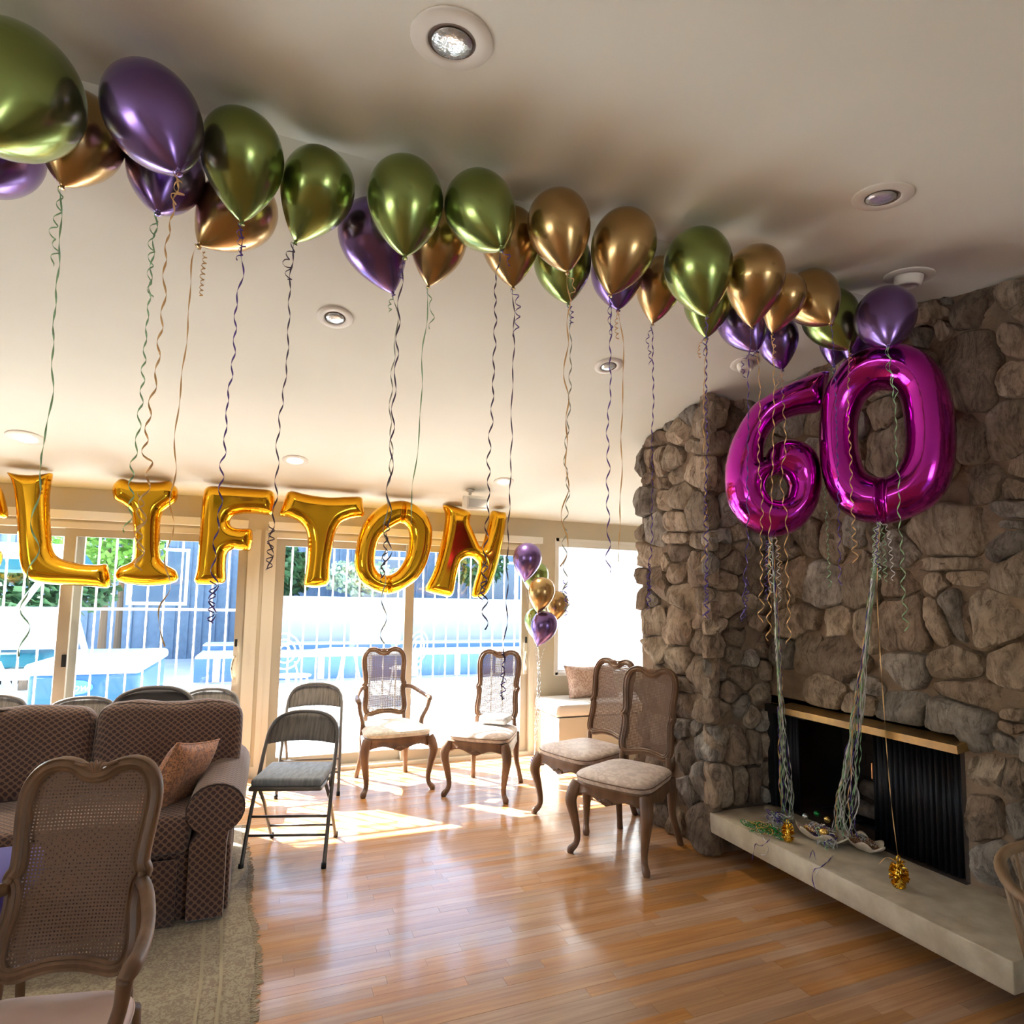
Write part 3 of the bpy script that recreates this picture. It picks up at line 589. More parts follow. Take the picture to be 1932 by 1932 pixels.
# ================================================================== FURNITURE
# ---- cane-back chair (origin on the floor under the seat, faces -Y)
BW, BZ0, BZ1, BY0, BY1 = 0.186, 0.50, 1.065, 0.225, 0.335      # half width, bottom, top, depth of bottom and top of the back
half = [(0, .935), (.16, .945), (.34, .985), (.58, 1.0), (.80, .975), (.94, .915), (1.0, .83), (.985, .72), (.945, .60), (.93, .50), (.99, .455), (.985, .435), (.93, .39), (.925, .28), (.965, .17), (.97, .09), (.90, .025), (.72, .0), (.48, .016), (.24, .030), (0, .034)]
out2 = half + [(-x, y) for x, y in half[-2:0:-1]]
def backpt(x, y, off=0.0):      # x in -1..1, y in 0..1
    z = BZ0 + (BZ1 - BZ0) * y; return Vector((x * BW, BY0 + (BY1 - BY0) * y + 0.012 * (1 - x * x) + off, z))
def cane_chair(label, arms=False, fabric=None, group=None, loc=(0, 0, 0), rz=0.0, scale_w=1.0):
    t = empty('cane_armchair' if arms else 'cane_side_chair', loc, rz, label, 'chair', group)
    loop = catmull([(x, y, 0) for x, y in out2], 5, True); n = len(loop); cen = []; nor = []
    for i, p in enumerate(loop): cen.append(backpt(p.x * 0.93, p.y * 0.93 + .035))
    prof = [(-.021, -.012), (-.021, .006), (-.016, .015), (-.010, .010), (-.004, .014), (.003, .018), (.010, .012), (.014, .016), (.020, .010), (.020, -.010), (.010, -.014), (-.010, -.014)]
    vs = []; fs = []; m = len(prof)
    for i, p in enumerate(cen):
        tg = (cen[(i + 1) % n] - cen[i - 1]).normalized(); fw = Vector((0, -1, 0.13)).normalized(); sd_ = tg.cross(fw).normalized()
        for (a, c) in prof: vs.append(p + sd_ * a + fw * c)
    for i in range(n):
        j = (i + 1) % n
        for k in range(m): fs.append((i * m + k, j * m + k, j * m + (k + 1) % m, i * m + (k + 1) % m))
    b = MB().add(vs, fs)
    fixn(b.build('back_frame', m_wood, t, angle=40))
    # carved crest and mid blocks
    b = MB(); c0 = backpt(0, .965, -0.012)
    for k in range(-2, 3):
        b.tube(catmull([c0 + Vector((k * .004, 0, -.026)), c0 + Vector((k * .009, -.008, -.004)), c0 + Vector((k * .015, -.003, .012 - abs(k) * .004))], 4), [.004, .004, .0045, .005, .0055, .006, .0055, .004, .003][:9], 6)
    for sx in (-1, 1):
        MB().ball(backpt(sx * .93, .445, -.012), .013, 10, 6).build('carved_knot', m_wood, t, smooth=True)
        c1 = c0 + Vector((sx * .028, 0, -.006)); b.tube(catmull([c1 - Vector((sx * .028, 0, .0)), c1 + Vector((0, -.008, .006)), c1 + Vector((sx * .03, -.002, .012))], 4), .006, 6)
    b.build('carved_crest', m_wood, t, smooth=True)
    # cane weave: real strips clipped to the opening
    inner = [backpt(p.x * 0.88, p.y * 0.88 + .06) for p in loop]; P2 = [(p.x, p.z) for p in inner]
    def cuts(val, ax):
        xs = []
        for i in range(n):
            a, c = P2[i], P2[(i + 1) % n]
            if (a[ax] - val) * (c[ax] - val) < 0: f = (val - a[ax]) / (c[ax] - a[ax]); xs.append(a[1 - ax] + (c[1 - ax] - a[1 - ax]) * f)
        return sorted(xs)
    b = MB(); sp = 0.0092; wd = 0.0028
    def ypl(x, z): y = (z - BZ0) / (BZ1 - BZ0); xx = x / BW; return BY0 + (BY1 - BY0) * y + 0.012 * (1 - xx * xx)
    def strip(x0, z0, x1, z1, o):
        d = Vector((x1 - x0, 0, z1 - z0)).normalized(); q = Vector((-d.z, 0, d.x)) * wd; N_ = max(1, int(math.hypot(x1 - x0, z1 - z0) / .08)); vs = []; fs = []
        for i in range(N_ + 1):
            x = x0 + (x1 - x0) * i / N_; z = z0 + (z1 - z0) * i / N_
            for s_ in (-1, 1): vs.append((x + q.x * s_, ypl(x, z) + o, z + q.z * s_))
        for i in range(N_): fs.append((2 * i, 2 * i + 1, 2 * i + 3, 2 * i + 2))
        b.add(vs, fs)
    x = -BW
    while x < BW:
        c_ = cuts(x, 0)
        for a, e in zip(c_[::2], c_[1::2]): strip(x, a, x, e, 0)
        x += sp
    z = BZ0
    while z < BZ1:
        c_ = cuts(z, 1)
        for a, e in zip(c_[::2], c_[1::2]): strip(a, z, e, z, -.0008)
        z += sp
    # beaded rim strip
    b.tube([p + Vector((0, -.003, 0)) for p in inner], .0038, 6, closed=True)
    b.build('cane_panel', m_cane, t)
    fw_, rw, fy, ry = (0.275 if arms else 0.25), 0.205, -0.245, 0.235
    # seat rail with scalloped lower edge
    def seat_outline(g, grow=0.0):
        c, s_ = math.cos(g), math.sin(g); e = 0.36
        x = abs(c) ** e * (1 if c > 0 else -1); y = abs(s_) ** e * (1 if s_ > 0 else -1)
        hw = (fw_ + rw) / 2 + (rw - fw_) / 2 * y + grow; yy = (ry + fy) / 2 + (ry - fy) / 2 * y * (1 + grow * 4) - (0.018 * (1 - x * x) if y < 0 else 0)
        return x * hw, yy, x, y
    NS = 96; b = MB(); vs = []; fs = []
    for i in range(NS):
        x, y, ux, uy = seat_outline(2 * PI * i / NS)
        side = abs(ux) if abs(uy) > .9 else abs(uy); w_ = 0.5 + 0.5 * math.cos(side * PI * 2.0); dip = .016 * math.cos(side * PI * 1.0) ** 2 if uy < -.85 else .006
        zb = 0.335 + 0.026 * (1 - w_) * (1 if side < .95 else 0) - dip * (1 if side < .5 else 0) - (0.03 * max(0, (side - .8) / .2))
        xi, yi, _, _ = seat_outline(2 * PI * i / NS, -0.022)
        vs += [(x, y, zb), (x * 1.012, y * 1.012, zb + .008), (x * 1.0, y * 1.0, zb + .016), (x * 1.0, y, .405), (x * 1.012, y * 1.012, .412), (x, y, .422), (xi, yi, .422), (xi, yi, zb + .004)]
    for i in range(NS):
        j = (i + 1) % NS
        for k in range(8): fs.append((i * 8 + k, j * 8 + k, j * 8 + (k + 1) % 8, i * 8 + (k + 1) % 8))
    b.add(vs, fs)
    for k in range(-3, 4): b.ball((k * .012, fy - .022, .345 + .004 * (3 - abs(k))), .0085, 8, 5)
    fixn(b.build('seat_rail', m_wood, t, angle=45))
    b = MB(); R_ = 11; vs = []; fs = []
    for r in range(R_ + 1):
        q = r / R_; pr = [(1.0, .418), (1.02, .428), (1.035, .442), (1.03, .456), (.995, .466), (.93, .474), (.82, .482), (.66, .488), (.46, .492), (.26, .494), (.10, .495), (.0, .495)][r]
        for i in range(NS):
            x, y, _, _ = seat_outline(2 * PI * i / NS, -.004); vs.append((x * pr[0], y * pr[0] + (1 - pr[0]) * -.005, pr[1]))
    for r in range(R_):
        for i in range(NS): j = (i + 1) % NS; fs.append((r * NS + i, r * NS + j, (r + 1) * NS + j, (r + 1) * NS + i))
    b.add(vs, fs); se = b.build('seat', fabric or m_damask, t, smooth=True)
    b = MB(); b.tube([Vector((seat_outline(2 * PI * i / NS, -.004)[0] * 1.036, seat_outline(2 * PI * i / NS, -.004)[1] * 1.036, .449)) for i in range(NS)], .0035, 6, closed=True)
    b.build('welt', m_wood if not arms else (fabric or m_damask), se, smooth=True)
    # legs
    for sx in (-1, 1):
        pts = [(fw_ - .030, fy + .030, .405), (fw_ - .012, fy + .012, .36), (fw_ - .002, fy - .002, .30), (fw_ - .018, fy + .014, .20), (fw_ - .032, fy + .026, .10), (fw_ - .026, fy + .018, .05), (fw_ - .006, fy - .004, .02), (fw_ - .004, fy - .006, .0)]
        pts = [(sx * p[0], p[1], p[2]) for p in pts]; MB().tube(catmull(pts, 5), lerp_list([.036, .038, .035, .026, .019, .018, .023, .018], 5), 12).build('leg', m_wood, t, smooth=True)
        pts = [(sx * (rw - .022), ry - .02, .42), (sx * (rw - .02), ry - .015, .34), (sx * (rw - .02), ry - .005, .2), (sx * (rw - .005), ry + .035, .08), (sx * (rw + .005), ry + .06, .0)]
        MB().tube(catmull(pts, 5), lerp_list([.029, .028, .022, .019, .020], 5), 10).build('leg', m_wood, t, smooth=True)
        pts = [(sx * (rw - .035), ry - .012, .40), (sx * (rw - .040), ry - .004, .46), (sx * BW * .86, BY0 + .004, .53)]
        MB().tube(catmull(pts, 4), .017, 10).build('stile', m_wood, t, smooth=True)
        if arms:
            pts = [(sx * BW * .95, BY0 + .035, .735), (sx * (BW + .03), BY0 - .03, .735), (sx * (BW + .075), .10, .705), (sx * (BW + .10), 0.0, .685), (sx * (BW + .105), -.06, .68), (sx * (BW + .10), -.085, .665)]
            a = MB().tube(catmull(pts, 5), lerp_list([.018, .018, .017, .019, .022, .016], 5), 10).build('arm', m_wood, t, smooth=True)
            pts = [(sx * (BW + .10), -.075, .67), (sx * (BW + .088), -.06, .60), (sx * (BW + .055), -.02, .50), (sx * (BW + .058), -.03, .41)]
            MB().tube(catmull(pts, 5), lerp_list([.019, .016, .018, .022], 5), 10).build('arm_support', m_wood, t, smooth=True)
    return t
side0 = cane_chair('carved walnut side chair with cane back in front of the right door panel', loc=(1.64, 4.65, 0), rz=math.radians(-38), fabric=m_damask, group='carved cane-back chairs')
dup(side0, (2.113, 3.896, 0), math.radians(-71), 'farther cane-back walnut side chair of the pair beside the stone pier', 'carved cane-back chairs')
dup(side0, (2.075, 3.282, 0), math.radians(-60), 'nearer cane-back walnut side chair of the pair beside the stone pier', 'carved cane-back chairs')
cane_chair('cane-back walnut armchair with cream seat standing before the glass doors', True, m_creamseat, 'carved cane-back chairs', (0.965, 5.03, 0), math.radians(4.4))
cane_chair('cane-back walnut armchair with pink silk seat in front of the sofa', True, m_pink, 'carved cane-back chairs', (-0.505, 1.76, 0.012), math.radians(-12)).scale = (.94, 1, .957)
# small bolster on the middle side chair
tp = empty('seat_pillow', (1.735, 4.70, .495), math.radians(-38), 'small pale damask pillow lying on the side chair before the right door panel', 'pillow')
MB().rbox((0, 0, .04), (.12, .085, .035), .034, 4, puff=.1).build('pillow_body', damask('grey_damask', (.45, .45, .46), (.6, .6, .6), 30), tp, smooth=True)

# ---- padded folding chair (faces -Y)
def folding_chair(label, loc, rz, fab=None, seatfab=None, steel=None):
    steel = steel or m_steel; fab = fab or m_ribfab; seatfab = seatfab or m_bluefab
    t = empty('folding_chair', loc, rz, label, 'chair', 'padded folding chairs')
    L = [(-.222, -.215, 0), (-.218, -.10, .28), (-.212, .0, .47), (-.209, .075, .60), (-.200, .118, .680), (-.163, .146, .742), (-.088, .160, .774), (0, .163, .782)]
    U = catmull(L + [(-x, y, z) for x, y, z in L[-2::-1]], 4)
    MB().tube(U, .0115, 8).build('front_frame', steel, t, smooth=True)
    for sx in (-1, 1):
        MB().tube([(sx * .195, .235, 0), (sx * .193, .05, .27), (sx * .19, -.10, .42)], .010, 8).build('rear_leg', steel, t, smooth=True)
        b = MB().box((sx * .203, -.035, .40), (.004, .03, .13), Matrix.Rotation(.5, 3, 'X')); b.build('hinge_link', steel, t)
        MB().tube([(sx * .222, -.215, 0), (sx * .222, -.212, .03)], .0145, 10).build('foot_cap', m_black, t, smooth=True)
        MB().tube([(sx * .195, .235, 0), (sx * .195, .232, .03)], .0135, 10).build('foot_cap', m_black, t, smooth=True)
    for (y, z, a) in ((-.150, .155, .219), (-.113, .245, .217)): MB().tube([(-a, y, z), (a, y, z)], .0075, 8).build('crossbar', steel, t, smooth=True)
    MB().tube([(-.194, .17, .095), (.194, .17, .095)], .007, 8).build('crossbar', steel, t, smooth=True)
    # back pad: arched panel between the tubes
    b = MB(); n = 22; m = 9; vs = []; fs = []
    def top(x): return .775 - .10 * (abs(x) / .2) ** 4.0
    def bot(x): return .602 + .014 * (1 - (x / .2) ** 2)
    for s_ in (-1, 1):
        for j in range(m + 1):
            for i in range(n + 1):
                x = -.198 + .396 * i / n; f = j / m; z = bot(x) + (top(x) - bot(x)) * f; e = min(1, 4 * min(f, 1 - f)) ** .5 * min(1, 6 * min(i / n, 1 - i / n)) ** .5
                y = .085 + (z - .60) * .50 + .022 * (1 - (x / .2) ** 2); vs.append((x, y + s_ * (.003 + .012 * e), z))
    q = (n + 1) * (m + 1)
    for s_ in (0, 1):
        for j in range(m):
            for i in range(n): a = s_ * q + j * (n + 1) + i; fs.append((a, a + 1, a + n + 2, a + n + 1) if s_ == 0 else (a, a + n + 1, a + n + 2, a + 1))
    for i in range(n): fs.append((i, i + q, i + 1 + q, i + 1)); a = m * (n + 1) + i; fs.append((a, a + 1, a + 1 + q, a + q))
    for j in range(m): a = j * (n + 1); fs.append((a, a + n + 1, a + n + 1 + q, a + q)); a += n; fs.append((a, a + q, a + n + 1 + q, a + n + 1))
    fixn(b.add(vs, fs).build('back_pad', fab, t, smooth=True))
    MB().rbox((0, -.045, .432), (.198, .195, .012), .010, 2).build('seat_pan', steel, t, smooth=True)
    MB().rbox((0, -.045, .462), (.192, .188, .024), .023, 4, puff=.10).build('seat_pad', seatfab, t, smooth=True)
    return t
folding_chair('grey ribbed folding chair standing on the wooden floor right beside the sofa arm', (0.195, 3.90, 0), math.radians(-17))
folding_chair('grey folding chair standing against the glass door behind the nearer folding chair', (0.36, 5.12, 0), math.radians(-9))
folding_chair('grey ribbed folding chair peeking up behind the left sofa cushions', (-1.13, 4.82, 0.0), math.radians(6), seatfab=m_ribfab)
q_ = onY(293, 1294, 4.50); fc = folding_chair('charcoal vinyl folding chair, top showing above the right sofa cushion', (q_.x, 4.50 - .19, 0.0), math.radians(-2), fab=m_darkfab, seatfab=m_darkfab); fc.scale = (1.14, 1.1, q_.z / .79)
folding_chair('grey folding chair half hidden behind the charcoal one at the sofa corner', (-0.40, 5.02, 0.0), math.radians(-6), seatfab=m_ribfab)
folding_chair('grey folding chair at the left picture edge behind the sofa', (-1.70, 5.05, 0.0), math.radians(10), seatfab=m_ribfab)

# ---- sofa
SX0, SX1, SY0, SY1 = -2.30, -0.075, 3.205, 4.12
sf = empty('sofa', ((SX0 + SX1) / 2, 3.66, 0.008), label='brown three-seat sofa in diamond pattern fabric with rolled arms on the rug', cat='sofa')
def sobj(b, name, parent=None, mat=None, **k): return b.build(name, mat or m_sofa, parent or sf, world=True, smooth=True, **k)
sobj(MB().rbox(((SX0 + SX1) / 2 + .0, (SY0 + SY1) / 2 + .02, .165), ((SX1 - SX0) / 2 - .06, (SY1 - SY0) / 2 - .03, .155), .02, 2), 'base')
for sx, xo in ((1, SX1), (-1, SX0)):
    cx = xo - sx * .125; b = MB(); prof = []
    for k in range(0, 19):
        a = math.radians(-60 + 300 * k / 18); prof.append((cx + sx * .012 + .122 * math.cos(a) * sx, .505 + .112 * math.sin(a)))
    prof = prof + [(cx - sx * .09, .36), (cx - sx * .09, .02), (cx + sx * .065, .02), (cx + sx * .065, .36)]
    n = len(prof); vs = []; fs = []
    ys = [SY0, SY0 + .012, SY0 + .06, SY1 - .2, SY1 - .02]
    for j, y in enumerate(ys):
        f = .975 if j == 0 else 1
        for (x, z) in prof: vs.append((cx + (x - cx) * f, y, .36 + (z - .36) * f))
    for j in range(len(ys) - 1):
        for i in range(n): fs.append((j * n + i, j * n + (i + 1) % n, (j + 1) * n + (i + 1) % n, (j + 1) * n + i))
    fs.append(tuple(range(n))); fs.append(tuple((len(ys) - 1) * n + i for i in range(n)))
    ar = fixn(b.add(vs, fs).build('arm', m_sofa, sf, world=True, angle=40))
    MB().tube([Vector((cx + (x - cx) * 1.0, SY0 + .008, .36 + (z - .36) * 1.0)) for x, z in prof[:19]], .005, 6).build('piping', m_piping, ar, world=True, smooth=True)
sobj(MB().rbox(((SX0 + SX1) / 2, SY1 - .10, .45), ((SX1 - SX0) / 2 - .11, .10, .30), .06, 3), 'back')
IX0, IX1 = SX0 + .215, SX1 - .215; w3 = (IX1 - IX0) / 3
for i in range(3):
    xa = IX0 + w3 * i; xc = xa + w3 / 2
    c = sobj(MB().rbox((xc, SY0 + .345, .40), (w3 / 2 - .004, .335, .085), .035, 3, puff=.07), 'seat_cushion')
w_ = 0.70; xs = [-0.115 - w_ * (i + .5) for i in range(3)]
for i, xc in enumerate(xs):
    if xc - .34 < SX0: xc = SX0 + .36
    rot = Matrix.Rotation(math.radians(-9), 3, 'X') @ Matrix.Rotation(math.radians(1.5 * (1 - i)), 3, 'Y')
    cc = Vector((xc, SY0 + .60, .685)); hw, hd, hh = .345, .095, .225
    b = MB().rbox(cc, (hw, hd, hh), .075, 4, rot=rot, puff=.10, nx=5)
    # slump
    b.v = [(x, y + .012 * math.sin(x * 21 + z * 9), z + .008 * math.sin(x * 17 + i)) for x, y, z in b.v]
    cu = b.build('back_cushion', m_sofa, sf, world=True, smooth=True)
    pts = []
    for k in range(64):
        g = 2 * PI * k / 64; c, s_ = math.cos(g), math.sin(g); e = .22
        p = rot @ Vector((abs(c) ** e * (1 if c > 0 else -1) * (hw - .012), -hd * .62, abs(s_) ** e * (1 if s_ > 0 else -1) * (hh - .012))) + cc
        pts.append(Vector((p.x, p.y + .012 * math.sin(p.x * 21 + p.z * 9), p.z + .008 * math.sin(p.x * 17 + i))))
    MB().tube(pts, .006, 6, closed=True).build('piping', m_piping, cu, world=True, smooth=True)
b = MB(); b.bb((SX0 + .12, SY0 + .004, .015), (SX1 - .26, SY0 + .018, .30)); sobj(b, 'skirt')
b = MB(); b.rbox((SX1 - .055, SY0 + .19, .17), (.012, .12, .15), .012, 2); sobj(b, 'skirt_flap')
# throw pillows
def pillow(name, c, hx, hz, th, rot, mat, label, cat='pillow'):
    n = 22; vs = []; fs = []
    for s_ in (-1, 1):
        for j in range(n + 1):
            for i in range(n + 1):
                u, v = -1 + 2 * i / n, -1 + 2 * j / n
                e = max(0, (1 - u ** 4)) ** .55 * max(0, (1 - v ** 4)) ** .55
                pin = 1 - .07 * (1 - abs(u) ** 2) * abs(v) ** 3 ; pin2 = 1 - .07 * (1 - abs(v) ** 2) * abs(u) ** 3
                vs.append((u * hx * pin2, s_ * th * e, v * hz * pin))
    q = (n + 1) ** 2
    for s_ in (0, 1):
        for j in range(n):
            for i in range(n): a = s_ * q + j * (n + 1) + i; fs.append((a, a + 1, a + n + 2, a + n + 1) if s_ == 0 else (a, a + n + 1, a + n + 2, a + 1))
    t = empty(name, c, label=label, cat=cat); t.rotation_euler = rot
    b = MB().add(vs, fs).build('pillow_body', mat, t, smooth=True)
    rim = [(i, 0) for i in range(n)] + [(n, j) for j in range(n)] + [(n - i, n) for i in range(n)] + [(0, n - j) for j in range(n)]
    MB().tube([Vector(vs[j * (n + 1) + i]) for i, j in rim], .004, 5, closed=True).build('piping', mat, t, smooth=True)
    return t
pillow('throw_pillow', (-.375, 3.47, .60), .185, .185, .055, (math.radians(24), math.radians(10), math.radians(64)), m_paisley, 'rust paisley throw pillow leaning on the right sofa arm')
# rug
b = MB(); n = 120; RX0, RX1, RY0, RY1 = -4.2, -0.02, 1.25, 4.45; vs = []; fs = []
for j in range(n + 1):
    y = RY0 + (RY1 - RY0) * j / n; xe = 0.012 + .010 * math.sin(y * 7) + .003 * math.sin(y * 31) - max(0, y - 2.7) * .062
    for x, z in ((RX0, .001), (RX0, .008), (xe - .09, .009), (xe, .007), (xe, .001)): vs.append((x, y, z + (.003 * max(0, math.sin(y * 14)) if x > -1 else 0)))
for j in range(n):
    for k in range(4): fs.append((j * 5 + k, j * 5 + k + 1, (j + 1) * 5 + k + 1, (j + 1) * 5 + k))
fs.append((0, 1, 2, 3, 4)); fs.append(tuple(n * 5 + k for k in (4, 3, 2, 1, 0)))
rg = fixn(b.add(vs, fs).build('oriental_rug', m_rug, smooth=False)); setp(rg, 'worn beige oriental rug with ragged fringe under the sofa', 'rug')
b = MB(); R2 = random.Random(5); y = RY0
while y < RY1:
    xe = 0.012 + .010 * math.sin(y * 7) + .003 * math.sin(y * 31) - max(0, y - 2.7) * .062
    l = R2.uniform(.012, .038); dy = R2.uniform(-.012, .012); b.box((xe + l / 2 - .003, y, .004), (l, .0035, .003), Matrix.Rotation(math.atan2(dy, l), 3, 'Z')); y += R2.uniform(.004, .009)
b.build('fringe', M('rug_fringe', (.46, .39, .28), .9), rg, kind='stuff')
b = MB(); 
for dx in (.10, .17): b.add([(-dx - (.0 + max(0, y - 2.7) * .062), y, .0118 + (.003 * max(0, math.sin(y * 14)))) for y in np.linspace(RY0, RY1, 60)] + [(-dx - .012 - (max(0, y - 2.7) * .062), y, .0118 + (.003 * max(0, math.sin(y * 14)))) for y in np.linspace(RY0, RY1, 60)], [(i, i + 1, 61 + i, 60 + i) for i in range(59)])
b.build('border_stripe', M('rug_stripe', (.42, .36, .25), .95), rg, kind='stuff')
# purple cushion on a low stool at the left edge
st = empty('footstool', (-.925, 2.63, .012), label='stool with blue-purple cushion at the left edge behind the nearest armchair', cat='stool')
MB().rbox((0, 0, .495), (.20, .20, .07), .05, 3, puff=.1).build('cushion', M('violet_velvet', (.07, .05, .34), .7, sheen=.15), st, smooth=True)
MB().bb((-.18, -.18, .385), (.18, .18, .427)).build('frame', m_wood, st)
for sx in (-1, 1):
    for sy in (-1, 1): MB().tube([(sx * .16, sy * .16, 0), (sx * .15, sy * .15, .385)], [.014, .02], 8).build('leg', m_wood, st, smooth=True)

# ---- window bench in the alcove
bn = empty('window_bench', (3.35, 5.28, 0), label='cream built-in window bench below the blind beside the stone pier', cat='bench')
MB().bb((2.47, 5.04, 0), (XR, YB - 0.013, .43)).build('bench_box', m_white, bn, world=True)
MB().bb((2.80, 5.025, .10), (3.45, 5.04, .38)).build('door', m_white, bn, world=True)
cs = empty('bench_cushion', (3.4, 5.28, .43), label='white bench cushion lying on the window bench', cat='cushion')
MB().rbox((3.41, 5.29, .495), (.97, .255, .062), .045, 3, puff=.03, nx=3).build('cushion_body', M('white_cushion', (.80, .77, .72), .8), cs, world=True, smooth=True)
pillow('bench_pillow', (2.98, 5.36, .70), .27, .165, .085, (math.radians(-24), 0, math.radians(-3)), m_paisley2, 'rose paisley pillow lying on the window bench cushion')

# ---- rattan tub chair at the right picture edge
rt = empty('rattan_chair', (2.42, 1.12, 0), label='rattan tub chair with slender rods at the right picture edge', cat='chair')
m_rat = M('rattan', (.22, .14, .075), .45, col2=(.32, .21, .12), nscale=12)
p0 = onfloor(1886, 1655, .66); cx_, cy_ = p0.x + .17, p0.y - .25; rt.location = (cx_, cy_, 0); R0 = .30
hoop = [Vector((cx_ + R0 * math.cos(g), cy_ + R0 * math.sin(g), .66 + .05 * max(0, math.sin(g + .2)) ** 1.5)) for g in np.linspace(0, 2 * PI, 48, endpoint=False)]
MB().tube(hoop, .016, 8, closed=True).build('rim', m_rat, rt, world=True, smooth=True)
hoop2 = [Vector((cx_ + .235 * math.cos(g), cy_ + .235 * math.sin(g), .36)) for g in np.linspace(0, 2 * PI, 40, endpoint=False)]
MB().tube(hoop2, .014, 8, closed=True).build('lower_ring', m_rat, rt, world=True, smooth=True)
MB().lathe([(.001, .37), (.15, .385), (.225, .375), (.23, .36), (.001, .355)], 28).build('seat', m_rat, rt)
for k in range(26):
    g = 2 * PI * k / 26; a = hoop[int(k / 26 * 48)]
    MB().tube([a, Vector((cx_ + .235 * math.cos(g), cy_ + .235 * math.sin(g), .36))], .0055, 6).build('rod', m_rat, rt, world=True, smooth=True)
for k in range(4):
    g = PI / 4 + PI / 2 * k; MB().tube([Vector((cx_ + .235 * math.cos(g), cy_ + .235 * math.sin(g), .36)), Vector((cx_ + .25 * math.cos(g), cy_ + .25 * math.sin(g), 0))], .015, 8).build('leg', m_rat, rt, world=True, smooth=True)

# ================================================================== CEILING FIXTURES
def ceil_frame(u, v):
    best = None
    for n_, d_, ok in (((0, SA, 1), ZB + SA * YB, lambda y: y >= RY), ((0, -SB, 1), ZR - SB * RY, lambda y: y < RY)):
        n = np.array(n_, float); r = ray(u, v); t = (d_ - n @ CAM) / (n @ r); p = CAM + t * r
        if ok(p[1]) or best is None: best = (Vector(p), Vector(n).normalized())
        if ok(p[1]): return best
    return best
m_lens = M('lamp_lens', (.55, .62, .66), .12, .6, col2=(.75, .8, .84), nscale=30, bump=.4, bscale=60, bdist=.01)
m_lit = M('lit_lens', (1, .95, .85), .4, emit=(1.0, .88, .70), estr=14)
m_cantrim = M('can_trim', (.74, .70, .62), .5)
def downlight(u, v, r, label, lit=False, eyeball=False, tilt=0):
    p, n = ceil_frame(u, v); q = (-n).to_track_quat('Z', 'Y')
    t = empty('recessed_light', p, label=label, cat='light', group='recessed ceiling lights'); t.rotation_euler = q.to_euler()
    ri = r * .58
    MB().lathe([(r, -.001), (r, .003), (r * .97, .006), (ri + .006, .009), (ri, .006), (ri, -.0), (r, -.001)], 48, cap=False).build('trim_ring', m_cantrim, t, smooth=True)
    if eyeball:
        MB().lathe([(ri, .0), (ri * .98, .02), (ri * .88, .042), (ri * .6, .05), (ri * .55, .035), (.001, .03)], 36, cap=False).build('eyeball', m_cantrim, t, smooth=True)
    else:
        MB().lathe([(ri, .006), (ri * .98, .002), (.001, .002)], 36, cap=False).build('baffle', M('can_baffle', (.16, .11, .08), .5), t, smooth=True)
        iv = q.inverted() @ Vector((.25, .97, 0)); of = Vector((iv.x, iv.y, 0)).normalized() * ri * (.0 if lit else .14)
        MB().lathe([(ri * .86, .0025), (ri * .85, .006), (ri * .5, .010), (.001, .012)], 36, Matrix.Translation(of), cap=False).build('lens', m_lit if lit else m_lens, t, smooth=True)
    if lit:
        l = bpy.data.lights.new('lamp_glow', 'SPOT'); l.energy = 25; l.color = (1, .86, .66); l.spot_size = math.radians(110); l.spot_blend = .6; l.shadow_soft_size = .04
        lo = bpy.data.objects.new('lamp_glow', l); COL.objects.link(lo); lo.location = p - n * .03; lo.rotation_euler = (0, 0, 0)
downlight(853, 75, .105, 'large recessed light with tilted clear lens at the top of the ceiling')
downlight(1665, 370, .095, 'recessed ceiling light above the numeral balloons, closest to the stone wall corner')
downlight(1715, 520, .10, 'recessed ceiling light with protruding white eyeball by the stone wall', eyeball=True)
downlight(632, 598, .085, 'recessed ceiling light with pale lens between the left ribbons')
downlight(1148, 690, .08, 'recessed ceiling light with pale lens left of the stone pier')
downlight(1405, 685, .08, 'recessed ceiling light half hidden under the purple balloons above the pier', eyeball=True)
downlight(48, 825, .105, 'lit recessed ceiling light above the gold letter L', True)
downlight(557, 868, .09, 'lit recessed ceiling light above the gold letter T', True)
downlight(950, 908, .085, 'lit recessed ceiling light above the gold letter N', True)
# ceiling mounted white sensor/spot
p, n = ceil_frame(887, 924)
t = empty('ceiling_speaker', p, label='small white speaker box hanging from the ceiling beside the gold letter N', cat='speaker')
m_sp = M('white_plastic', (.72, .68, .6), .5)
MB().lathe([(.035, 0), (.035, -.012), (.015, -.02), (.012, -.05)], 16).build('mount', m_sp, t, smooth=True)
MB().rbox((.045, -.02, -.115), (.10, .07, .06), .012, 2, rot=Matrix.Rotation(.15, 3, 'X')).build('housing', m_sp, t, smooth=True)
MB().box((.045, -.09, -.125), (.16, .01, .07), Matrix.Rotation(.15, 3, 'X')).build('grille', M('grey_grille', (.45, .44, .42), .6), t)

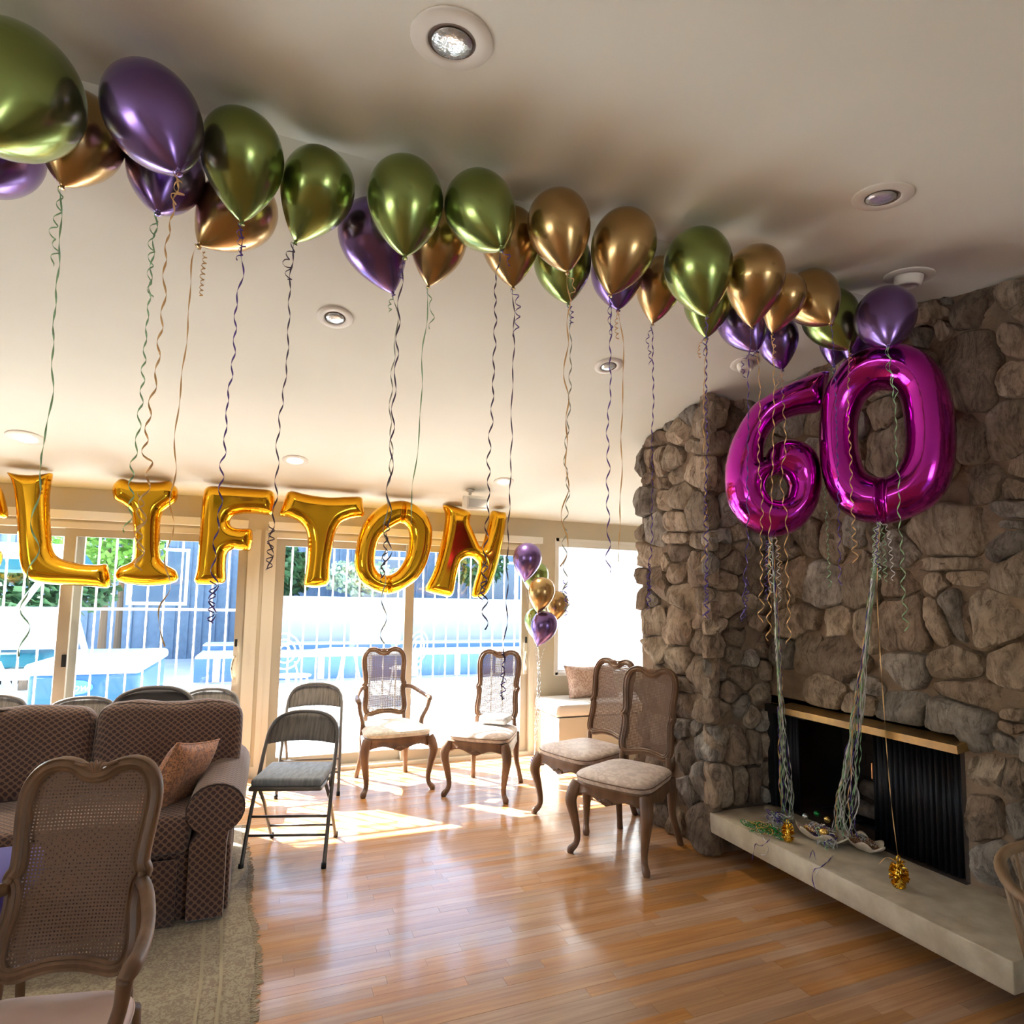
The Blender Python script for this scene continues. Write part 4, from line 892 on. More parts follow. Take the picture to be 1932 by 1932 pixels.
# ================================================================== BALLOONS
PROF = [(0.004, .520), (.07, .517), (.15, .503), (.25, .462), (.34, .398), (.42, .30), (.475, .17), (.498, .05), (.5, -.02), (.49, -.12), (.46, -.24), (.405, -.37), (.325, -.50), (.235, -.62), (.145, -.72), (.07, -.785), (.035, -.81), (.022, -.83)]
PS = catmull([(r, 0, z) for r, z in PROF], 3)
def balloon_at(c, D, axis, color, label, group, name='latex_balloon', elong=1.0):
    """axis: unit vector from centre to knot"""
    t = empty(name, c, label=label, cat='balloon', group=group); q = (-Vector(axis)).to_track_quat('Z', 'Y'); t.rotation_euler = q.to_euler()
    MB().lathe([(max(p.x, .001) * D, p.z * D * elong) for p in PS], 44).build('balloon_skin', m_bal[color], t, smooth=True)
    MB().lathe([(.0012, -.815 * D * elong), (.006, -.83 * D * elong), (.0045, -.838 * D * elong), (.008, -.85 * D * elong), (.0095, -.862 * D * elong), (.004, -.862 * D * elong)], 14).build('knot', m_bal[color], t, smooth=True)
    return t, Vector(c) + Vector(axis) * .86 * D * elong
def place_balloon(cx, cy, w, kx, ky, color, label, dmul=1.0, group='latex balloons along the ceiling ridge'):
    lo, hi = 1.0, 6.0
    for _ in range(40):
        d = (lo + hi) / 2; c = ondepth(cx, cy, d); D = w * d / CF * .985
        gap = ceil_z(c.y) - c.z - .535 * D * 1.02
        if gap > 0: lo = d
        else: hi = d
    d = lo * dmul; c = ondepth(cx, cy, d); D = w * d / CF * .985; Lk = .84 * D
    r = Vector(ray(kx, ky)).normalized(); oc = Vector(CAM) - c; bq = r.dot(oc); disc = bq * bq - (oc.length_squared - Lk * Lk)
    if disc <= 0: k = Vector(CAM) + r * (-bq); ax = (k - c).normalized()
    else:
        cand = [(Vector(CAM) + r * (-bq + s_ * math.sqrt(disc)) - c).normalized() for s_ in (-1, 1)]; ax = min(cand, key=lambda a: a.z)
    return balloon_at(c, D, ax, color, label, group)

def ribbon(name, path, amp, period, mat, parent, width=.0045, phase=0.0, taper_amp=None, seed=0, **kw):
    """curled ribbon strip: helix of given amplitude around a path"""
    P = catmull(path, 14) if len(path) > 2 else [Vector(path[0]).lerp(Vector(path[-1]), i / 20) for i in range(21)]
    L = [0.0]
    for i in range(1, len(P)): L.append(L[-1] + (P[i] - P[i - 1]).length)
    tot = L[-1]; step = max(min(period / 9, .02), .0035); n = max(4, int(tot / step)); R_ = random.Random(seed * 7 + 1)
    pts = []; j = 0; vs = []; fs = []; ph = phase; raw = []
    for i in range(n + 1):
        s_ = tot * i / n
        while j < len(L) - 2 and L[j + 1] < s_: j += 1
        f = (s_ - L[j]) / max(1e-9, L[j + 1] - L[j]); raw.append(P[j].lerp(P[j + 1], f))
    for i in range(n + 1):
        f = i / n; a = amp * (taper_amp[0] + (taper_amp[1] - taper_amp[0]) * f ** 3) if taper_amp else amp
        a *= .75 + .5 * noise.noise(Vector((f * 9, seed, 3.3)))
        t = (raw[min(i + 1, n)] - raw[max(i - 1, 0)]).normalized(); u = t.cross(Vector((0.93, -.37, 0))); u = u.normalized() if u.length > 1e-6 else Vector((0, 0, 1)); w = t.cross(u)
        ph += 2 * PI * (tot / n) / period * (.8 + .4 * noise.noise(Vector((f * 5, seed + 5, 1.1))))
        N_ = u * math.cos(ph) + w * math.sin(ph); pts.append((raw[i] + N_ * a, N_))
    for i in range(n + 1):
        p, N_ = pts[i]; T = (pts[min(i + 1, n)][0] - pts[max(i - 1, 0)][0]).normalized(); W_ = T.cross(N_); W_ = W_.normalized() if W_.length > 1e-6 else Vector((1, 0, 0))
        vs += [p + W_ * width / 2, p - W_ * width / 2, p + N_ * .0007]
    for i in range(n): 
        a = 3 * i; fs += [(a, a + 3, a + 5, a + 2), (a + 2, a + 5, a + 4, a + 1), (a + 1, a + 4, a + 3, a)]
    b = MB().add(vs, fs); return b.build(name, mat, parent, world=True, smooth=False, **kw)

FRONT = {'x': 2.84, 'w': 2.83, 'y': 2.83, 'A': 2.60, 'D': 2.60}     # ribbons draped over the front of the foil numbers
def hang(parent, knot, px, color, amp=.006, period=.07, endcurl=0, seed=0, width=.0052, key=''):
    path = [knot] + [onvert(u, v, knot) if key not in FRONT else ondepth(u, v, depth(knot) + (min(FRONT[key], depth(knot)) - depth(knot)) * min(1, (v - 640) / 60)) for u, v in px]
    o = ribbon('ribbon', path, amp, period, m_rib[color], parent, seed=seed, width=width, taper_amp=(.8, 2.6))
    return o
def curl(parent, knot, px, color, amp=.009, period=.022, seed=0):
    path = [knot] + [onvert(u, v, knot) for u, v in px]
    ribbon('curled_tail', path, amp, period * 1.15, m_rib[color], parent, seed=seed + 50, width=.004)

B = {}
BL = [ # key, cx, cy, w, kx, ky, colour, depth factor, label
 ('a', 32, 172, 224, -40, 268, 'green', .97, 'largest green balloon, cut off by the top left picture edge'),
 ('b', -12, 278, 165, -52, 352, 'purple', 1.0, 'purple balloon peeking out below the largest green balloon at the left edge'),
 ('c', 154, 254, 144, 117, 353, 'gold', 1.0, 'gold balloon between the largest green balloon and the big purple one'),
 ('d', 288, 218, 172, 337, 326, 'purple', .97, 'big dark purple balloon tilted right, with gold curls at its knot'),
 ('e', 314, 322, 134, 298, 402, 'purple', 1.0, 'purple balloon directly under the big tilted purple balloon'),
 ('f', 458, 292, 149, 456, 421, 'green', .98, 'green balloon with dark rim right of the big tilted purple balloon'),
 ('g', 452, 396, 134, 374, 463, 'gold', 1.0, 'gold balloon lying sideways, low behind the first green balloons'),
 ('h', 601, 353, 133, 552, 471, 'green', .98, 'green balloon with yellowish reflections tilted left, third whole green from the left'),
 ('i', 703, 446, 128, 744, 561, 'purple', 1.0, 'violet balloon hanging low between the two middle green balloons'),
 ('j', 765, 376, 144, 764, 485, 'green', .98, 'green balloon above the violet one, with purple curls at its knot'),
 ('k', 828, 452, 108, 808, 541, 'gold', 1.0, 'copper gold balloon low between two green balloons'),
 ('l', 905, 395, 134, 946, 470, 'green', .98, 'green balloon tilted right, just left of the first large gold pair'),
 ('m', 962, 452, 112, 968, 543, 'gold', 1.0, 'gold balloon hidden behind the rightward tilted green balloon'),
 ('n', 1054, 424, 121, 1071, 514, 'gold', .98, 'left one of the two large gold balloons at the centre'),
 ('o', 1061, 492, 110, 1072, 573, 'green', 1.0, 'green balloon low behind the left large gold balloon'),
 ('p', 1177, 462, 124, 1152, 557, 'gold', .98, 'right one of the two large gold balloons at the centre'),
 ('q', 1164, 512, 100, 1166, 585, 'purple', 1.0, 'purple balloon low behind the right large gold balloon'),
 ('r', 1245, 533, 90, 1231, 613, 'gold', 1.0, 'copper gold balloon left of the rightmost tall green balloon'),
 ('s', 1316, 500, 128, 1334, 598, 'green', .98, 'tall green balloon right of the large gold pair'),
 ('t', 1336, 565, 92, 1333, 638, 'green', 1.0, 'pale green balloon low behind the tall green balloon'),
 ('u', 1424, 522, 110, 1418, 621, 'gold', .96, 'gold balloon touching the tall green balloon on its right'),
 ('w', 1478, 560, 82, 1456, 635, 'gold', .93, 'narrow gold balloon tucked between two other gold ones near the stone wall'),
 ('x', 1400, 604, 92, 1428, 664, 'purple', 1.0, 'purple balloon under the gold balloon beside the tall green one'),
 ('y', 1466, 637, 76, 1476, 699, 'purple', 1.0, 'lowest purple balloon, just above the magenta number six'),
 ('z', 1530, 560, 98, 1568, 611, 'gold', 1.0, 'gold balloon tilted right above the magenta number six'),
 ('A', 1566, 597, 100, 1603, 661, 'green', 1.0, 'green balloon behind the rightward tilted gold balloon near the stone wall'),
 ('B', 1579, 640, 62, 1572, 692, 'purple', 1.0, 'small purple balloon tip below the green balloon above the number six'),
 ('C', 1622, 622, 78, 1606, 688, 'purple', 1.0, 'dark purple balloon squeezed behind the last green balloon and the number zero'),
 ('D', 1670, 596, 106, 1676, 655, 'purple', .93, 'rightmost purple balloon with window reflection, above the magenta zero')]
for (k, cx, cy, w, kx, ky, col, dm, lab) in BL: B[k] = place_balloon(cx, cy, w, kx, ky, col, lab, dm)
RB = [('c', [(112, 480), (101, 620), (97, 760), (78, 850), (79, 890), (62, 990), (70, 1040), (56, 1080), (44, 1150), (50, 1190), (38, 1240)], 'green', .004, .11),
 ('e', [(288, 480), (282, 560), (274, 650), (266, 760), (256, 850), (248, 890), (247, 960), (236, 1005)], 'green', .006, .055),
 ('d', [(328, 390), (312, 480), (310, 560), (300, 650), (296, 700), (280, 790), (274, 850), (284, 890), (270, 940), (266, 1000), (262, 1070)], 'gold', .006, .06),
 ('g', [(361, 500), (356, 600), (345, 700), (330, 830), (331, 890), (322, 950), (326, 1000), (312, 1060), (318, 1110), (300, 1150), (310, 1220)], 'gold', .003, .16),
 ('f', [(455, 470), (459, 510), (446, 570), (443, 640), (438, 700), (430, 750), (424, 840), (418, 890), (415, 960), (404, 1040), (404, 1110), (398, 1172)], 'purple', .006, .065),
 ('h', [(548, 520), (545, 600), (541, 690), (532, 760), (524, 830), (523, 890), (519, 950), (512, 1010), (509, 1072)], 'dark', .005, .08),
 ('i', [(750, 600), (742, 680), (738, 740), (736, 800), (740, 850), (734, 900), (728, 980), (724, 1060), (724, 1150), (724, 1215)], 'grey', .007, .10),
 ('j', [(756, 540), (752, 600), (748, 680), (744, 740), (740, 820), (737, 880), (735, 940), (732, 1020), (726, 1090)], 'dark', .008, .10),
 ('k', [(806, 600), (797, 660), (796, 720), (792, 800), (785, 870), (779, 920), (773, 990)], 'green', .002, .2),
 ('l', [(935, 530), (935, 600), (932, 680), (930, 740), (927, 800), (922, 860), (922, 930), (918, 1000), (913, 1080), (914, 1140), (916, 1188)], 'dark', .006, .06),
 ('m', [(970, 640), (966, 740), (965, 830), (963, 900), (960, 980), (957, 1060), (957, 1140), (953, 1200), (950, 1260), (948, 1322)], 'dark', .004, .12),
 ('n', [(1073, 600), (1066, 700), (1072, 780), (1066, 850), (1072, 900), (1064, 960), (1068, 1010), (1060, 1070)], 'gold', .008, .14),
 ('o', [(1077, 640), (1075, 740), (1072, 800), (1066, 860), (1072, 930), (1066, 990), (1066, 1060), (1068, 1150)], 'grey', .007, .07),
 ('p', [(1153, 610), (1151, 680), (1152, 740), (1146, 800), (1148, 870), (1146, 930), (1148, 990), (1147, 1080)], 'purple', .005, .07),
 ('q', [(1176, 650), (1175, 740), (1172, 830), (1173, 900), (1169, 980), (1168, 1060)], 'gold', .002, .2),
 ('r', [(1232, 700), (1233, 760), (1230, 820), (1231, 900), (1230, 960), (1230, 1020), (1224, 1080), (1223, 1140)], 'purple', .004, .06),
 ('s', [(1333, 680), (1332, 780), (1335, 850), (1331, 930), (1332, 1000), (1333, 1080), (1332, 1165)], 'purple', .006, .04),
 ('t', [(1330, 690), (1328, 760), (1328, 840), (1330, 900), (1332, 980), (1328, 1060)], 'gold', .005, .08),
 ('u', [(1412, 700), (1412, 800), (1410, 900), (1411, 1000), (1406, 1080), (1402, 1170)], 'purple', .005, .07),
 ('x', [(1433, 720), (1433, 800), (1431, 870), (1438, 940), (1436, 1010), (1437, 1090), (1435, 1175)], 'gold', .006, .06),
 ('w', [(1460, 700), (1460, 780), (1458, 860), (1456, 940), (1452, 1000), (1452, 1100), (1450, 1210)], 'gold', .005, .07),
 ('y', [(1478, 760), (1482, 840), (1474, 910), (1484, 980), (1483, 1050), (1488, 1130), (1488, 1215)], 'gold', .007, .07),
 ('B', [(1565, 760), (1558, 840), (1556, 920), (1560, 990), (1563, 1050), (1566, 1108)], 'green', .005, .04),
 ('z', [(1575, 700), (1578, 800), (1581, 900), (1583, 1000), (1585, 1104)], 'purple', .004, .05),
 ('A', [(1601, 720), (1600, 780), (1605, 860), (1606, 920), (1610, 980), (1614, 1062)], 'gold', .005, .05),
 ('D', [(1682, 720), (1690, 780), (1690, 840), (1696, 910), (1696, 970), (1702, 1040), (1704, 1110), (1710, 1190)], 'green', .006, .06)]
for i, (k, px, c, a, p) in enumerate(RB): hang(B[k][0], B[k][1], px, c, a, p, seed=i, key=k)
CU = [('c', [(108, 410), (98, 440), (106, 470), (96, 500)], 'green', .010, .03), ('d', [(334, 345), (338, 365), (328, 382)], 'gold', .016, .025), ('e', [(288, 440), (284, 500), (283, 560)], 'green', .012, .035),
 ('g', [(386, 480), (382, 520), (379, 560)], 'gold', .010, .014), ('f', [(452, 440), (457, 465), (450, 490)], 'purple', .012, .02), ('h', [(540, 490), (546, 510), (543, 530)], 'dark', .014, .025),
 ('j', [(758, 500), (757, 525)], 'purple', .010, .02), ('i', [(736, 572), (737, 590)], 'green', .009, .016), ('k', [(812, 570), (816, 600), (812, 620)], 'green', .010, .05), ('l', [(958, 480), (962, 500)], 'purple', .010, .03),
 ('m', [(978, 570), (976, 610), (970, 635)], 'purple', .014, .03), ('n', [(1084, 540), (1076, 565)], 'gold', .009, .03), ('o', [(1080, 590), (1078, 612)], 'purple', .010, .015), ('p', [(1150, 600), (1155, 630)], 'purple', .010, .03),
 ('q', [(1163, 610), (1165, 640)], 'gold', .009, .014), ('r', [(1222, 640), (1226, 665), (1227, 688)], 'purple', .008, .025), ('s', [(1330, 640), (1331, 670)], 'purple', .010, .03), ('t', [(1320, 650), (1320, 676)], 'gold', .008, .012),
 ('x', [(1402, 680), (1406, 712)], 'purple', .009, .025), ('w', [(1462, 660), (1458, 680)], 'gold', .008, .02), ('y', [(1466, 730), (1470, 760), (1472, 785)], 'gold', .009, .025), ('B', [(1562, 700), (1563, 712)], 'green', .010, .015),
 ('A', [(1603, 680), (1602, 704)], 'gold', .009, .014), ('D', [(1678, 700), (1688, 725), (1692, 760)], 'green', .012, .05)]
for i, (k, px, c, a, p) in enumerate(CU): curl(B[k][0], B[k][1], px, c, a, p, seed=i)

for i, (k, px, c, a, p) in enumerate([('d', [(268, 930), (264, 960), (263, 1020), (261, 1076)], 'gold', .011, .030), ('f', [(404, 1095), (402, 1115), (399, 1150), (398, 1176)], 'purple', .012, .020),
        ('h', [(512, 990), (512, 1010), (509, 1045), (507, 1076)], 'dark', .012, .020), ('j', [(732, 985), (728, 1020), (724, 1060), (720, 1100)], 'dark', .010, .026), ('l', [(917, 1060), (914, 1090), (908, 1120), (906, 1135)], 'purple', .012, .024),
        ('m', [(952, 1230), (950, 1260), (949, 1290), (947, 1322)], 'purple', .012, .026), ('s', [(1333, 1075), (1332, 1100), (1334, 1135), (1333, 1168)], 'purple', .010, .022), ('r', [(1226, 1060), (1224, 1090), (1225, 1120), (1222, 1150)], 'purple', .010, .020),
        ('o', [(1066, 1095), (1066, 1110), (1070, 1140), (1066, 1160)], 'purple', .010, .024), ('u', [(1410, 1090), (1409, 1110), (1407, 1140), (1402, 1172)], 'purple', .009, .022)]):
    q0 = onvert(*px[0], B[k][1]); curl(B[k][0], q0, px[1:], c, a, p, seed=300 + i)

# ---- foil letters and numbers: inflated outlines with puckered seams
def chaikin(P, n=2):
    for _ in range(n):
        Q = []
        for i in range(len(P)):
            a, c = np.array(P[i]), np.array(P[(i + 1) % len(P)]); Q += [a * .8 + c * .2, a * .2 + c * .8]
        P = Q
    return [tuple(p) for p in P]
def foil(name, loops, Rm, Hm, cell, mat, frame, wr=.02, parent=None, exp=.58, creases=()):
    """loops: outer + holes in plane metres (a, z). frame: (origin, a_dir, normal). returns mesh object"""
    loops = [chaikin(l, 2) for l in loops]; segs = []; sl_ = []
    for l in loops:
        acc = 0
        for i in range(len(l)):
            a, c = l[i], l[(i + 1) % len(l)]; segs.append((a, c)); sl_.append(acc); acc += math.dist(a, c)
    A = np.array([s_[0] for s_ in segs]); Bq = np.array([s_[1] for s_ in segs]); SL = np.array(sl_); D = Bq - A; DL = np.maximum((D ** 2).sum(1), 1e-12)
    mn = A.min(0) - cell; mx = A.max(0) + cell; nx = int((mx[0] - mn[0]) / cell) + 2; ny = int((mx[1] - mn[1]) / cell) + 2
    gx, gy = np.meshgrid(mn[0] + np.arange(nx) * cell, mn[1] + np.arange(ny) * cell, indexing='ij'); P = np.stack([gx.ravel(), gy.ravel()], 1)
    dist = np.full(len(P), 9.0); near = np.zeros((len(P), 2)); arc = np.zeros(len(P)); ins = np.zeros(len(P), bool)
    for i in range(len(A)):
        t = np.clip(((P - A[i]) @ D[i]) / DL[i], 0, 1); q = A[i] + t[:, None] * D[i]; d = np.hypot(*(P - q).T); m_ = d < dist
        dist[m_] = d[m_]; near[m_] = q[m_]; arc[m_] = (SL[i] + t * math.sqrt(DL[i]))[m_]
        y0, y1 = A[i][1], Bq[i][1]
        if y0 != y1:
            c = ((y0 > P[:, 1]) != (y1 > P[:, 1])) & (P[:, 0] < (Bq[i][0] - A[i][0]) * (P[:, 1] - y0) / (y1 - y0) + A[i][0]); ins ^= c
    d = np.where(ins, dist, -dist)
    snap = d < .33 * cell
    Q = np.where(snap[:, None], near, P); h = np.clip(d, 0, Rm) / Rm
    H = Hm * (1 - (1 - h) ** 2) ** exp
    wv = wr * (np.sin(arc * 190) * .6 + np.sin(arc * 83 + 1) * .5 + np.sin(arc * 331) * .3) * np.clip(1 - d / (Rm * .42), 0, 1) * np.clip(d / (Rm * .06), 0, 1)
    H = H * (1 + wv)
    for (p0, p1, wdt, dep) in creases:
        p0 = np.array(p0); p1 = np.array(p1); dd = p1 - p0; t = np.clip(((Q - p0) @ dd) / (dd @ dd), 0, 1); r = np.hypot(*(Q - p0 - t[:, None] * dd).T); H = H * (1 - dep * np.exp(-(r / wdt) ** 2))
    H[snap] = 0
    I = np.arange(nx * ny).reshape(nx, ny); c = np.stack([I[:-1, :-1], I[1:, :-1], I[1:, 1:], I[:-1, 1:]], -1).reshape(-1, 4)
    keep = (d[c] > .33 * cell).any(1); c = c[keep]
    used = np.unique(c); mp = -np.ones(nx * ny, int); mp[used] = np.arange(len(used)); n = len(used)
    sn = snap[used]; back = np.where(sn, np.arange(n), 0); cnt = n; bi = np.arange(n).copy(); free = ~sn; bi[free] = n + np.arange(free.sum())
    O, ad, nd = Vector(frame[0]), Vector(frame[1]).normalized(), Vector(frame[2]).normalized(); up = ad.cross(nd); up = up if up.z > 0 else -up
    Oa, aa, na, ua = map(np.array, (O, ad, nd, up))
    base = Q[used][:, :1] * aa + Q[used][:, 1:] * ua; F_ = base + H[used][:, None] * na; K_ = (base - H[used][:, None] * na)[free]
    V = np.concatenate([F_, K_]); f1 = mp[c]; f2 = bi[mp[c]][:, ::-1]
    me = bpy.data.meshes.new(name); me.from_pydata(V.tolist(), [], f1.tolist() + f2.tolist()); me.update(); me.materials.append(mat)
    me.polygons.foreach_set('use_smooth', [True] * len(me.polygons)); o = bpy.data.objects.new(name, me); link(o, parent); o.location = O
    return fixn(o)
def trace(L, org, sc, plane, O, ad, up):
    out = []
    for (x, y) in L:
        p = plane(org[0] + x * sc, org[1] + y * sc) - O; out.append((p.dot(ad), p.dot(up)))
    return out
LET = {
 'C': ((0, 800), .2796, (-250, 320), [[(60, 610), (40, 640), (-20, 630), (-30, 560), (-90, 500), (-180, 480), (-250, 560), (-270, 700), (-250, 850), (-180, 930), (-90, 920), (-40, 870), (10, 850), (20, 900), (0, 960), (-60, 1040), (-180, 1080), (-320, 1040), (-410, 900), (-440, 700), (-400, 500), (-300, 370), (-160, 330), (-40, 370), (20, 450)]]),
 'L': ((0, 800), .2796, (200, 320), [[(40, 320), (110, 338), (200, 345), (290, 338), (362, 325), (345, 400), (335, 500), (338, 620), (345, 740), (355, 840), (385, 895), (450, 925), (560, 945), (650, 950), (728, 940), (740, 1000), (748, 1060), (738, 1112), (640, 1100), (500, 1090), (350, 1085), (230, 1068), (165, 1030), (140, 960), (125, 850), (118, 700), (110, 560), (95, 430), (75, 370)]]),
 'I': ((0, 800), .2796, (980, 385), [[(818, 362), (900, 392), (1000, 392), (1080, 392), (1148, 378), (1165, 400), (1205, 440), (1195, 520), (1150, 555), (1100, 590), (1082, 650), (1080, 750), (1080, 850), (1088, 920), (1130, 955), (1190, 985), (1210, 1030), (1195, 1065), (1130, 1085), (990, 1095), (850, 1080), (790, 1060), (775, 1010), (800, 965), (860, 945), (900, 920), (905, 850), (905, 750), (892, 650), (885, 590), (840, 550), (770, 515), (755, 450), (765, 405)]]),
 'F': ((0, 800), .2796, (1600, 425), [[(1380, 435), (1420, 415), (1550, 425), (1700, 435), (1850, 445), (1858, 530), (1842, 622), (1740, 605), (1640, 605), (1570, 622), (1548, 665), (1565, 695), (1610, 705), (1705, 703), (1708, 780), (1692, 858), (1640, 855), (1570, 845), (1530, 870), (1522, 960), (1528, 1075), (1420, 1088), (1300, 1080), (1325, 980), (1335, 850), (1345, 750), (1355, 600), (1365, 500)]]),
 'T': ((480, 850), .3882, (340, 205), [[(162, 190), (260, 215), (360, 228), (440, 225), (525, 222), (530, 270), (537, 322), (470, 330), (420, 350), (392, 400), (378, 480), (366, 560), (366, 655), (300, 668), (235, 660), (247, 600), (257, 520), (260, 430), (248, 380), (215, 345), (170, 325), (115, 322), (138, 258)]]),
 'O': ((480, 850), .3882, (725, 240), [[(725, 240), (790, 265), (840, 310), (866, 380), (860, 470), (835, 560), (790, 630), (720, 680), (650, 702), (580, 685), (520, 645), (490, 590), (483, 530), (500, 430), (530, 350), (580, 290), (650, 250)],
                                   [(715, 348), (745, 372), (755, 420), (748, 490), (720, 550), (690, 588), (650, 608), (610, 600), (587, 570), (587, 500), (605, 430), (650, 385)]]),
 'N': ((480, 850), .3882, (985, 275), [[(910, 260), (980, 272), (1057, 300), (1042, 345), (1068, 405), (1098, 478), (1118, 430), (1134, 370), (1150, 288), (1188, 296), (1227, 300), (1212, 420), (1190, 520), (1165, 610), (1135, 690), (1105, 718), (1053, 718), (1062, 660), (1080, 600), (1092, 552), (1062, 522), (1028, 520), (1000, 540), (982, 610), (965, 717), (890, 702), (818, 682), (868, 595), (898, 490), (920, 390), (930, 310)]])}
for k, (org, sc, top, loops) in LET.items():
    tu, tv = org[0] + top[0] * sc, org[1] + top[1] * sc
    n = np.array([0, SA, 1.0]); r = ray(tu, tv); tt = (ZB + SA * YB - n @ CAM) / (n @ r); P0 = Vector(CAM + tt * r); YL = P0.y - .065
    O = onY(tu, tv, YL); ad = Vector((1, 0, 0)); up = Vector((0, 0, 1)); W_ = [trace(l, org, sc, lambda u, v: onY(u, v, YL), O, ad, up) for l in loops]
    lab = 'gold foil letter %s balloon floating under the ceiling before the glass doors' % k
    if k == 'C': lab = 'gold foil letter C balloon, mostly beyond the left picture edge'
    cr = []
    if k == 'O': cr = [((W_[0][0][0], W_[0][0][1]), (W_[1][0][0], W_[1][0][1]), .012, .55), (W_[0][8], W_[1][6], .010, .5)]
    o = foil('foil_letter', W_, .084, .085, .0072, m_goldfoil, (O, ad, Vector((0, -1, 0))), wr=.035, creases=cr)
    setp(o, lab, 'balloon', 'gold foil letter balloons')
SIX = [(990, 908), (955, 903), (880, 928), (780, 968), (700, 1010), (620, 1060), (560, 1140), (510, 1240), (480, 1360), (478, 1460), (500, 1560), (560, 1640), (640, 1690), (720, 1707), (800, 1690), (870, 1650), (930, 1560), (952, 1450), (945, 1350), (915, 1280), (850, 1240), (780, 1230), (722, 1248), (692, 1285), (668, 1345), (668, 1290), (680, 1240), (710, 1185), (760, 1140), (840, 1110), (950, 1097), (965, 1050), (975, 980)]
SIXH = [(735, 1400), (775, 1420), (790, 1460), (778, 1505), (740, 1528), (700, 1512), (678, 1465), (692, 1420)]
ZERO = [(960, 1060), (975, 990), (1010, 930), (1070, 850), (1160, 795), (1270, 768), (1390, 775), (1480, 820), (1550, 910), (1590, 1030), (1608, 1180), (1603, 1350), (1570, 1470), (1490, 1560), (1380, 1615), (1260, 1645), (1130, 1630), (1040, 1575), (980, 1490), (952, 1390), (940, 1250), (942, 1150)]
ZEROH = [(1220, 988), (1290, 992), (1332, 1035), (1350, 1130), (1358, 1250), (1345, 1330), (1305, 1395), (1250, 1418), (1200, 1408), (1160, 1380), (1135, 1300), (1125, 1220), (1130, 1120), (1160, 1035)]
def number(loops, dep, yaw, Rm, Hm, lab, creases_px, center):
    org, sc = (1180, 350), .3892
    cu, cv = org[0] + center[0] * sc, org[1] + center[1] * sc; O = ondepth(cu, cv, dep)
    vd = Vector((O.x - CAM[0], O.y - CAM[1], 0)).normalized(); nd = Matrix.Rotation(yaw, 3, 'Z') @ (-vd); ad = Vector((-nd.y, nd.x, 0)); up = Vector((0, 0, 1))
    if ad.dot(Vector(CM[0])) < 0: ad = -ad
    def plane(u, v):
        r = Vector(ray(u, v)); t = (O - Vector(CAM)).dot(nd) / r.dot(nd); return Vector(CAM) + r * t
    W_ = [trace(l, org, sc, plane, O, ad, up) for l in loops]
    cr = [(trace([a], org, sc, plane, O, ad, up)[0], trace([c], org, sc, plane, O, ad, up)[0], w, dp) for a, c, w, dp in creases_px]
    o = foil('foil_number', W_, Rm, Hm, .0085, m_magenta, (O, ad, nd), wr=.022, creases=cr, exp=.52); setp(o, lab, 'balloon', 'magenta foil number balloons')
    return o, O
six, O6 = number([SIX, SIXH], 3.09, math.radians(10), .115, .125, 'magenta foil number six balloon floating left of the zero', [((720, 1248), (705, 1400), .012, .5), ((965, 905), (955, 1095), .012, .25)], (715, 1300))
zero, O0 = number([ZERO, ZEROH], 2.80, math.radians(-8), .125, .14, 'magenta foil number zero balloon floating right of the six', [((1255, 1418), (1262, 1645), .010, .75)], (1270, 1200))

# ---- ribbon bundles from the numbers to weights on the hearth
def bundle(parent, topp, bot, n, spread, label_seed, loose):
    R_ = random.Random(label_seed)
    for i in range(n):
        ph = R_.uniform(0, 6.28); pts = []
        for j in range(9):
            f = j / 8; s_ = spread * (0.25 + loose * f ** 2 * 1.7) * R_.uniform(.3, 1.1); a = ph + f * R_.uniform(3, 6)
            p = topp.lerp(bot, f); pts.append(p + Vector((math.cos(a) * s_, math.sin(a) * s_, 0)))
        pts[0] = topp; pts[-1].z = max(pts[-1].z, .285)
        ribbon('ribbon', pts, .004, R_.uniform(.08, .16), m_rib[R_.choice(['silver', 'silver', 'green', 'grey', 'purple', 'gold', 'green'])], parent, width=.0055, seed=label_seed * 100 + i)
    for i in range(7):
        a = R_.uniform(0, 6.28); pts = [topp, topp + Vector((math.cos(a) * .03, math.sin(a) * .03, -.04)), topp + Vector((math.cos(a) * .045, math.sin(a) * .045, -.16 - R_.uniform(0, .2)))]
        ribbon('ribbon_tail', pts, .010, .03, m_rib[R_.choice(['green', 'silver', 'gold', 'purple'])], parent, width=.004, seed=label_seed * 100 + 50 + i)
t6 = onvert(1457, 1013, O6); t0 = onvert(1660, 985, O0)
W6 = onfloor(1484, 1562, .30); W0 = onfloor(1592, 1585, .30)
W6 = Vector((2.735, 2.66, .30)); W0 = Vector((2.83, 2.38, .30))
W6 = onfloor(1486, 1548, .30); W0 = onfloor(1592, 1572, .32)
bundle(six, t6, W6, 18, .022, 1, 1.0); bundle(zero, t0, W0, 26, .028, 2, 1.2)

